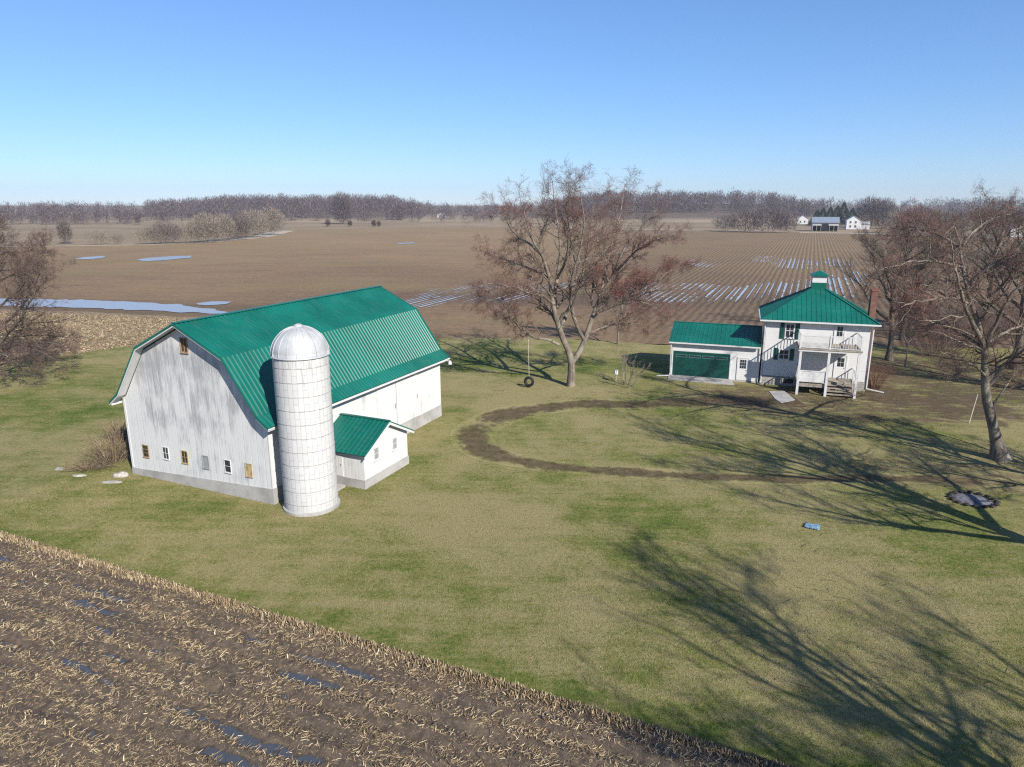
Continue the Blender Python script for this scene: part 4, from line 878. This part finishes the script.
# small bare sapling shrub near the garage, multi-stemmed shrubs
def stems(n, H, spread, seed, mat, br=5, droop=.0, r=.012, m=5, fan=.9):
    g = np.random.default_rng(seed); az = g.uniform(0, 6.283, n); out = np.sqrt(g.uniform(0, 1, n))*fan; base = np.c_[np.cos(az), np.sin(az), np.zeros(n)]*(out*spread*.35)[:, None]
    h = H*g.uniform(.6, 1.05, n)*(1-.35*out**2); tip = base + np.c_[np.cos(az)*out*spread*.75, np.sin(az)*out*spread*.75, h]
    s = np.linspace(0, 1, m)[None, :, None]; P = base[:, None]*(1-s) + tip[:, None]*s + np.array([0, 0, 1.])*(h*.22)[:, None, None]*s*(1-s)*2 + g.normal(0, .03*H, (n, m, 3))*s
    Rd = (r*g.uniform(.7, 1.4, n))[:, None]*np.linspace(1, .35, m)[None]
    V1, F1 = tubes(P, Rd, 4); a, ra = kids(P, Rd, br, .25, 1, .6, .35, .7, g, 3, .25-droop, .3, .1, r*.3); V2, F2 = tubes(a, ra, 3); b, rb = kids(a, ra, 4, .2, 1, .6, .5, .7, g, 2, .1-droop, .2, .06, r*.22); V3, F3 = tubes(b, rb, 3)
    return mesh_from('stems', np.concatenate([V1, V2, V3]), [F1, F2+len(V1), F3+len(V1)+len(V2)], mat)
def shrub(name, me, loc, label, group=None, s=1, rz=0, cat='shrub'):
    o = link(name, me); o.location = loc; o.scale = (s, s, s) if not isinstance(s, tuple) else s; o.rotation_euler = (0, 0, rz); return tag(o, label, cat, group)
shrub('bare_sapling', stems(7, 3.6, 2.6, 51, M['bark'], 7, 0, .045, 6), gp(625, 386), 'small multi-stemmed bare sapling left of the garage', cat='sapling')
brushm = stems(150, 4.2, 5.6, 53, M['twig'], 5, 0, .014)
brushm2 = stems(150, 4.2, 5.6, 57, M['twigp'], 5, 0, .016)
for i, (x, y, s, rz, lb) in enumerate([(935,352,1.0,0,'broad thicket of purple-brown brush right of the young tree'),(975,345,1.1,1,'purple-brown brush directly behind the leaning maple trunk'),(1005,335,1.2,2.2,'purple-brown brush at right behind the dark-trunked tree'),(915,335,.9,3,'brush clump between the house tree and the thicket')]): shrub('brush_thicket', brushm, gp(x, y), lb, 'brush behind the yard', s, rz)
shrub('red_bush', stems(70, 2.5, 1.9, 55, M['redbush'], 6, 0, .014), gp(874, 388), 'red-brown bare bush against the right side of the farmhouse')
shrub('dry_weeds', stems(150, 1.5, 1.9, 58, M['weed'], 4, .1, .012), gp(113, 462), 'tall clump of dry brown weeds beside the barn corner', s=(1.0, 1.3, 1.3), cat='weeds')
shrub('dry_weeds', stems(160, .55, 1.6, 59, M['weed'], 4, .2, .009), gp(88, 469), 'low matted dry weeds left of the taller clump', s=(1.2, .8, 1), cat='weeds')
shrub('dry_weeds', stems(120, 1.0, 1.2, 60, M['weed'], 4, .1, .01), gp(120, 440), 'dry yellowish grass against the far side of the barn', s=(1.0, 1.3, 1.5), cat='weeds')
def rock(name, loc, s, seed, mat, label, cat='rock', group=None):
    import bmesh
    bm = bmesh.new(); bmesh.ops.create_icosphere(bm, subdivisions=3, radius=1)
    for v in bm.verts:
        k = 1+.28*mnoise.noise(v.co*1.4+Vector((seed*3.1, 0, 0)))+.12*mnoise.noise(v.co*3.5+Vector((0, seed, 0))); v.co = Vector((v.co.x*s[0]*k, v.co.y*s[1]*k, max(-.3, v.co.z)*s[2]*k))
    me = bpy.data.meshes.new(name); bm.to_mesh(me); bm.free(); me.materials.append(mat); o = link(name, me); o.location = loc
    return tag(o, label, cat, group) if label else o
rock('limestone_boulder', gp(121, 475.5), (.5, .32, .22), 1, M['lime'], 'pale limestone boulder at the foot of the barn corner')
rock('flat_stone', gp(112, 482), (.6, .2, .05), 2, M['conc'], 'flat grey stone slab in front of the boulder')
rock('flat_stone', gp(60, 469), (.28, .2, .12), 3, M['pconc'], 'small pale stone at the left tip of the weeds')
rock('flat_stone', gp(79, 475.5), (.42, .2, .07), 4, M['lime'], 'long pale stone along the edge of the low weeds')

# tyre swing
sw = gp(529, 387.5); swz = .55
swing = thing('tyre_swing', (sw[0], sw[1], 0), 0, 'black tyre swing hanging from a long rope beside the maple', 'swing')
ty = MB().torus((0, 0, swz), (.35, 1, 0), .36, .13, 32, 10).build('tyre', M['rubber'], swing, True)
MB().cyl((0,0,swz+.44),(-.10,.25,5.05),.022,.022,6).build('rope', M['rope'], swing)
po = thing('birdhouse_post', gp(616, 382), 0, 'short post with small white box on the lawn near the sapling', 'post')
MB().box(-.04,-.04,0,.04,.04,.75).build('post', M['wood'], po); m = MB(); m.prism([(-.14,.75),(.14,.75),(.14,1.1),(0,1.24),(-.14,1.1)],-.14,.14); m.build('box', M['trim'], po)
st_ = thing('wooden_stake', gp(969, 423), 0, 'thin pale wooden stake standing in the yard left of the leaning maple', 'stake')
MB().cyl((0,0,0),(.28,0,2.25),.05,.035,7).build('pole', M['rope'], st_)
# fire ring
fr = gp(973, 500); fire = thing('fire_ring', fr, 0, 'dark round fire ring with pale ash in the tree shadow', 'fire pit')
MB().lathe([(0,.10),(.6,.08),(1.0,.03),(1.15,-.02)], 24).build('ash_bed', M['ash'], fire)
g = np.random.default_rng(3)
for k in range(16):
    a = k/16*6.283; o = rock('stone', (1.35*math.cos(a), 1.2*math.sin(a), .08), (.2, .17, .07+.05*g.random()), k+10, M['char'], None); o.parent = fire
fire.scale = (.85, .85, .8)
# crumpled blue sheet
n = 14; V = []; 
for i in range(n):
    for j in range(n):
        x, y = (i/(n-1)-.5)*.75, (j/(n-1)-.5)*.62; r = 1-.35*abs(mnoise.noise(Vector((i*.3, j*.3, 1)))); V.append((x*r, y*r, .05+.09*abs(mnoise.noise(Vector((i*.5, j*.5, 3))))))
Q = [(i*n+j, (i+1)*n+j, (i+1)*n+j+1, i*n+j+1) for i in range(n-1) for j in range(n-1)]
o = link('plastic_sheet', mesh_from('plastic_sheet', V, [np.array(Q)], M['blue'])); o.location = gp(812, 527); o.rotation_euler = (0, 0, -.5); tag(o, 'crumpled pale blue plastic sheet lying on the grass', 'plastic sheet')
so = o.modifiers.new('t', 'SOLIDIFY'); so.thickness = .012

# ------------------------------------------------------------------ far land
def hill_h(px, Y):
    xs = [-400, 0, 120, 190, 230, 390, 420, 500, 560, 600, 770, 810, 900, 1024, 1400]; hs = [3, 2, 3, 5, 10, 10, 3, 1, 8, 17, 15, 5, 6, 7, 7]
    return np.interp(px, xs, hs)*np.clip((Y-640)/260, 0, 1)
nx_, ny_ = 120, 16; XS = np.linspace(-1800, 1800, nx_); YS = np.linspace(630, 1700, ny_)
X, Y = np.meshgrid(XS, YS, indexing='ij'); px = CX + F*X/(Y*CP+CAMH*SP); Z = hill_h(px, Y) - .14; Z[:, 0] = -.5
idx = np.arange(nx_*ny_).reshape(nx_, ny_); Q = np.stack([idx[:-1,:-1], idx[1:,:-1], idx[1:,1:], idx[:-1,1:]], -1).reshape(-1, 4)
tag(link('hills', mesh_from('hills', np.stack([X, Y, Z], -1).reshape(-1, 3), [Q], mat_hill(), smooth=True)), kind='structure')
def fuzz(pos, H, W, K, seed, lenf=.22, wid=.016, trunk=True, low=.02):
    """many small bare crowns: K slim twig blades each plus a thin stem"""
    g = np.random.default_rng(seed); n = len(pos); d = norm(g.normal(0, 1, (n, K, 3))); rr = g.uniform(0, 1, (n, K, 1))**.4; d = d*rr
    c = pos[:, None] + np.stack([d[..., 0]*W[:, None]*.5, d[..., 1]*W[:, None]*.5, H[:, None]*(.5+low*.5) + d[..., 2]*H[:, None]*(.5-low*.5)], -1)
    u = norm(np.stack([d[..., 0]*.9, d[..., 1]*.9, .75+.5*d[..., 2]], -1)+g.normal(0, .3, (n, K, 3))); L = (H[:, None]*lenf*g.uniform(.5, 1.3, (n, K)))[..., None]
    s = norm(np.cross(u, g.normal(0, 1, (n, K, 3))))*(H[:, None]*wid*g.uniform(.6, 1.6, (n, K)))[..., None]
    V = np.stack([c-s, c+s, c+u*L], 2).reshape(-1, 3); Fs = [np.arange(len(V)).reshape(-1, 3)]
    if trunk:
        top = pos + np.c_[g.normal(0, .03, (n, 2))*H[:, None], H*.75]; pts = np.stack([pos, top], 1); Rd = np.stack([H*.011, H*.004], 1); v, f = tubes(pts, Rd, 4); Fs.append(f+len(V)); V = np.concatenate([V, v])
    return V, Fs
def band(x0, x1, Y0, Y1, n, h0, h1, seed):
    g = np.random.default_rng(seed); px = g.uniform(x0, x1, n); Y = g.uniform(Y0, Y1, n); X = (px-CX)/F*(Y*CP+CAMH*SP); return np.c_[X, Y, hill_h(px, Y)-.3], g.uniform(h0, h1, n)
B = [band(-250,140,560,620,190,7,16.5,1),band(-250,420,640,740,480,8,18,2),band(150,430,820,1000,700,10,19,3),band(380,560,700,900,170,9,14,4),band(555,820,740,900,600,9,18,5),band(540,1300,900,1100,600,9,19,6),
     band(-300,600,1000,1250,420,13,17,7),band(540,640,600,680,60,7,12,8),band(880,1250,560,720,230,9,14,9),band(-250,-20,520,560,60,8,13,10),band(430,520,640,700,30,6,10,11)]
Vs, Fs, o = [], [], 0
for i, (p, h) in enumerate(B):
    v, f = fuzz(p, h, h*np.random.default_rng(i).uniform(.5, .85, len(h)), 90, 70+i, .17, .014); Vs.append(v); Fs += [q+o for q in f]; o += len(v)
tag(link('far_woods', mesh_from('far_woods', np.concatenate(Vs), Fs, M['twigf'])), 'grey-brown bare woods along the horizon beyond the fields', 'woods', kind='stuff')

def fuzzy(name, px, py, H, W, K, seed, mat, label, group=None, cat='tree', lenf=.2, wid=.012, low=.02, trunk=True):
    p = gp(px, py); v, f = fuzz(np.zeros((1, 3)), np.array([H]), np.array([W]), K, seed, lenf, wid, trunk, low); o = link(name, mesh_from(name, v, f, mat)); o.location = (p[0], p[1], -.1); return tag(o, label, cat, group)
wl = 'pale willow clumps along the field track'
WS = [(150,244,8,11,'leftmost pale willow clump of the hedge by the field track'),(166,243.5,9.5,13,'second willow clump from the left in the pale hedge'),(186,243,9,14,'third willow clump from the left, low and wide'),(206,242.5,13,13,'tall greenish willow in the middle of the pale hedge'),(222,241,12.5,13,'willow clump just right of the tall greenish one'),(238,239.5,12,13,'dense grey willow clump right of the hedge middle'),(254,237.5,14,16,'large rounded pale willow near the right end of the hedge'),(272,235,15,15,'last rounded willow of the hedge at the end of the pale track')]
for i, (x, y, h, w, lb) in enumerate(WS): fuzzy('willow_clump', x, y, h*.93, w, 3200, 200+i, M['twigp'] if i not in (1,5) else M['twigf'], lb, wl, 'shrub', .11, .0055)
fuzzy('lone_tree', 66, 243.5, 9.3, 5, 900, 220, M['twig2'], 'lone leaning dark bare tree in the left field', lenf=.22, wid=.006)
for i, (x, y, h, w, lb) in enumerate([(32,245,4,7,'low shrub just right of the left-edge tree, far field'),(45,245,3.5,5,'low shrub left of the lone dark tree'),(95,244.5,5.5,7,'shrub right of the lone dark tree'),(105,244,5,5,'thin pale shrub between lone tree and willow hedge'),(118,244,3.8,5,'small rounded shrub left of the willow hedge'),(467,226,5,8,'small shrub in mid field left of the big maple'),(350,192+33,4,5,'low shrub between the cedars')]): fuzzy('field_shrub', x, y, h, w, 420, 230+i, M['twigp'] if i != 4 else M['twig2'], lb, 'scattered shrubs in the far field', 'shrub', .25, .009)
for i, (x, y, h, lb) in enumerate([(328,226.5,5.2,'leftmost dark cedar on the far field edge'),(350,226.5,4.4,'middle dark cedar on the far field edge'),(374,226.8,5.0,'right dark cedar on the far field edge, one of a pair'),(379,226.6,4.0,'smaller cedar beside the right dark cedar'),(138,223,8,'rusty cedar above the willow hedge at left')]): fuzzy('cedar_tree', x, y, h, h*.7, 500, 250+i, M['cedar'], lb, 'cedars in the far field', 'tree', .16, .02)
fuzzy('tall_tree', 343, 224, 24, 18, 2200, 260, M['twigf'], 'tall pale bare tree standing above the woods, left of centre', lenf=.16, wid=.005)
fuzzy('tall_tree', 400, 221, 17, 13, 1400, 261, M['twigf'], 'bare tree in the woods right of the tallest one', lenf=.16, wid=.006)
for i, (x, y, h, w, lb) in enumerate([(725,231,9,16,'leftmost bare thicket left of the far shed'),(745,232,13,20,'broad bare thicket left of the far shed'),(768,232.5,14,20,'dense dark thicket nearest left of the far shed'),(785,232.5,11,14,'thicket touching the left of the far shed yard'),(650,226,9,16,'low thicket beyond the gravel road')]): fuzzy('bare_thicket', x, y, h, w, 1500, 270+i, M['twigf'], lb, 'thickets at the far side of the field', 'thicket', .2, .007)
for i, (x, y, h, w, lb) in enumerate([(868,227.3,20,17,'tall spreading bare tree right of the far white house'),(882,228.3,18,16,'second tall bare tree right of the far white house'),(897,233,13,15,'pale rounded bare tree at the right of the far farm'),(915,236,14,16,'reddish bare tree beyond the yard'),(946,237,13,16,'bare tree beyond the yard, behind the leaning maple top'),(985,238,13,18,'bare tree beyond the yard near the right edge')]): fuzzy('bare_tree', x, y, h, w, 1700, 280+i, [M['twigf'], M['twigf'], M['twigp'], M['redbush'], M['twig2'], M['twig2']][i], lb, 'far trees right of the far farm', 'tree', .2, .006)
fuzzy('amber_tree', 932, 236, 12.5, 7, 900, 290, M['amber'], 'orange-leaved tree at the far right woods', lenf=.12, wid=.012)
def conifer(px, py, H, W, seed, label):
    g = np.random.default_rng(seed); n = 1600; z = g.uniform(.06, 1, n)**.9; r = (1-z)*W*.5*(.75+.5*g.random(n))+.1; a = g.uniform(0, 6.283, n); c = np.c_[np.cos(a)*r*.7, np.sin(a)*r*.7, z*H]; u = np.c_[np.cos(a), np.sin(a), g.uniform(-.5, .1, n)]; u = norm(u); s = norm(np.cross(u, g.normal(0, 1, (n, 3))))*.22
    V = np.stack([c-s, c+s, c+u*(r*.45+.5)[:, None]], 1).reshape(-1, 3); t = thing('pine_tree', gp(px, py), 0, label, 'tree', 'pines behind the far shed'); link('crown', mesh_from('crown', V, [np.arange(len(V)).reshape(-1, 3)], M['conif']), t); MB().cyl((0,0,-.2),(0,0,H*.9),.3,.05,6).build('trunk', M['bark2'], t)
for i, (x, y, h, w, lb) in enumerate([(816,226,13,8,'leftmost dark pine behind the far shed'),(822,225.5,15,9,'second pine behind the far shed'),(829,225.2,16,9,'pine behind the middle of the far shed'),(836,225,17,10,'pine behind the right half of the far shed'),(842,225,20,10,'tallest pine behind the right end of the far shed'),(851,224.5,15,8,'pine directly behind the far white house')]): conifer(x, y, h*.86, w*1.45, 300+i, lb)
# far pole shed and farmhouse
s0, s1 = gp(812, 231), gp(838, 231.3); SW = float(np.hypot(*(s1-s0)[:2])); rz = math.atan2(s1[1]-s0[1], s1[0]-s0[0])
sh = thing('pole_shed', s0, rz, 'open-fronted grey pole shed at the far side of the field', 'shed'); SD = 11
m = MB(); m.box(0,SD-.2,0,SW,SD,5.2); m.box(0,.6,0,.25,SD-.2,5.2); m.box(SW-.25,.6,0,SW,SD-.2,5.2); m.box(.25,.6,3.2,SW-.25,.8,5.2); m.build('wall', M['shedw'], sh)
m = MB(); m.add([(-.5,-.1,5.1),(SW+.5,-.1,5.1),(SW+.5,SD/2,8.2),(-.5,SD/2,8.2),(SW+.5,SD+.5,5.1),(-.5,SD+.5,5.1),(-.5,-.1,4.9),(SW+.5,-.1,4.9),(SW+.5,SD+.5,4.9),(-.5,SD+.5,4.9)],[(0,1,2,3),(3,2,4,5),(0,6,7,1),(6,9,8,7),(4,8,9,5),(1,7,8,4,2),(0,3,5,9,6)]); m.build('roof', M['blueroof'], sh)
m = MB()
for k in range(1, 6): m.box(SW*k/6-.12,.5,0,SW*k/6+.12,.75,3.2)
m.build('posts', M['wood'], sh); MB().box(SW*.36,.45,0,SW*.62,.55,4.2).build('doorway_shade', M['dark'], sh); MB().box(.3,SD-.5,0,SW-.3,SD-.3,3.5).build('interior_shade', M['dark'], sh)  # black panels stand in for the shade inside the open shed and doorway
h0 = gp(846, 229.3); fh = thing('farmhouse', h0, rz, 'small white farmhouse beside the pole shed far across the field', 'house')
MB().prism([(0,0),(8,0),(8,5.6),(4,8.2),(0,5.6)],0,9).build('wall', M['siding'], fh); MB().box(8,0.5,0,13.5,7,3.2).build('side_wing', M['siding'], fh)
m = MB()
for sg in (1,-1):
    e = MB().add([(4,-.3,8.4),(4+sg*4.4,-.3,5.5),(4+sg*4.4,9.3,5.5),(4,9.3,8.4),(4,-.3,8.2),(4+sg*4.4,-.3,5.3),(4+sg*4.4,9.3,5.3),(4,9.3,8.2)],[(0,1,2,3),(7,6,5,4),(0,4,5,1),(1,5,6,2),(2,6,7,3),(3,7,4,0)]); m.add(e.v, e.f)
m.build('roof', M['shedw'], fh); MB().add([(8.002,.2,3.2),(13.8,.2,3.2),(13.8,7.3,3.2),(8.002,7.3,3.2),(8.002,3.7,4.9),(13.8,3.7,4.9)],[(0,1,5,4),(2,3,4,5),(0,4,3),(1,2,5),(0,3,2,1)]).build('wing_roof', M['shedw'], fh)
for xx, z in ((1.6,1.2),(4.6,1.2),(1.6,3.8),(4.6,3.8)): window(fh, xx+.6, z, z+1.3, 1.0, M['trim'], M['glass'], 1, 2, .1, .06)
for i, (x, y, w, lb) in enumerate([(1010,237,9,'pale house half hidden behind the trees at the far right'),(797,224,8,'tiny pale building left of the pines'),(437,219,10,'white building in the distant woods, centre left')]):
    p = gp(x, y); b = thing('far_house', p, rz, lb, 'house'); MB().prism([(0,0),(w,0),(w,4.2),(w/2,6.6),(0,4.2)],0,9).build('wall', M['siding'], b); m = MB()
    for sg in (1,-1):
        e = MB().add([(w/2,-.3,6.85),(w/2+sg*(w/2+.5),-.3,4.1),(w/2+sg*(w/2+.5),9.3,4.1),(w/2,9.3,6.85),(w/2,-.3,6.65),(w/2+sg*(w/2+.5),-.3,3.9),(w/2+sg*(w/2+.5),9.3,3.9),(w/2,9.3,6.65)],[(0,1,2,3),(7,6,5,4),(0,4,5,1),(1,5,6,2),(2,6,7,3),(3,7,4,0)]); m.add(e.v, e.f)
    m.build('roof', M['blueroof'], b); window(b, w*.3, 1.2, 2.6, 1.1, M['trim'], M['glass'], 1, 2, .1, .06); window(b, w*.7, 1.2, 2.6, 1.1, M['trim'], M['glass'], 1, 2, .1, .06)

# ------------------------------------------------------------------ haze, light, sky, camera
if True:
    t = NT('haze_air'); vol = t.n('ShaderNodeVolumePrincipled'); vol.inputs['Color'].default_value = (.80,.88,1,1); vol.inputs['Density'].default_value = .0002; vol.inputs['Anisotropy'].default_value = .2
    t.t.links.new(vol.outputs[0], t.t.nodes['Material Output'].inputs['Volume']); t.t.nodes.remove(t.b)
    hz = MB().box(-2600,-80,-1.6,2600,1900,60).build('haze', t.m); tag(hz, kind='stuff'); hz['label'] = 'thin bluish air haze over the whole farm landscape'; hz['category'] = 'haze'

EL, AZ = R(33), R(146)
L = bpy.data.lights.new('sun', 'SUN'); L.energy = 5.0; L.angle = R(.45); L.color = (1, .94, .84)
so = bpy.data.objects.new('sun', L); COL.objects.link(so)
sd = Vector((math.sin(AZ)*math.cos(EL), math.cos(AZ)*math.cos(EL), math.sin(EL))); so.rotation_euler = sd.to_track_quat('Z', 'Y').to_euler()
w = bpy.data.worlds.new('World'); sc.world = w; w.use_nodes = True; nt = w.node_tree
sky = nt.nodes.new('ShaderNodeTexSky'); sky.sky_type = 'NISHITA'; sky.sun_disc = False; sky.sun_elevation = EL; sky.sun_rotation = AZ; sky.altitude = 250; sky.air_density = 1.0; sky.dust_density = 0; sky.ozone_density = 10.0
bg = nt.nodes['Background']; bg.inputs[1].default_value = .1
def vm(op, a, b):
    q = nt.nodes.new('ShaderNodeVectorMath'); q.operation = op; nt.links.new(a, q.inputs[0]); q.inputs[1].default_value = b; return q.outputs[0]
gm = nt.nodes.new('ShaderNodeGamma'); gm.inputs[1].default_value = .8; nt.links.new(vm('MULTIPLY', sky.outputs[0], (.127,)*3), gm.inputs[0])   # softer clear-day gradient
nt.links.new(vm('MULTIPLY', gm.outputs[0], (5.75, 6.1, 6.85)), bg.inputs[0])

cam = bpy.data.cameras.new('camera'); cam.sensor_width = 36; cam.lens = 36*F/1024; cam.clip_end = 12000; cam.clip_start = .1
co = bpy.data.objects.new('camera', cam); COL.objects.link(co); co.location = (0, 0, CAMH); co.rotation_euler = (math.pi/2-PITCH, 0, 0); sc.camera = co
vs = sc.view_settings; sc.display_settings.display_device = 'sRGB'; vs.view_transform = 'Standard'; vs.look = 'None'; vs.exposure = .72; vs.gamma = 1; vs.use_curve_mapping = False
sc.cycles.volume_bounces = 0; sc.cycles.max_bounces = 5; sc.cycles.use_denoising = False; sc.cycles.filter_width = 1.2
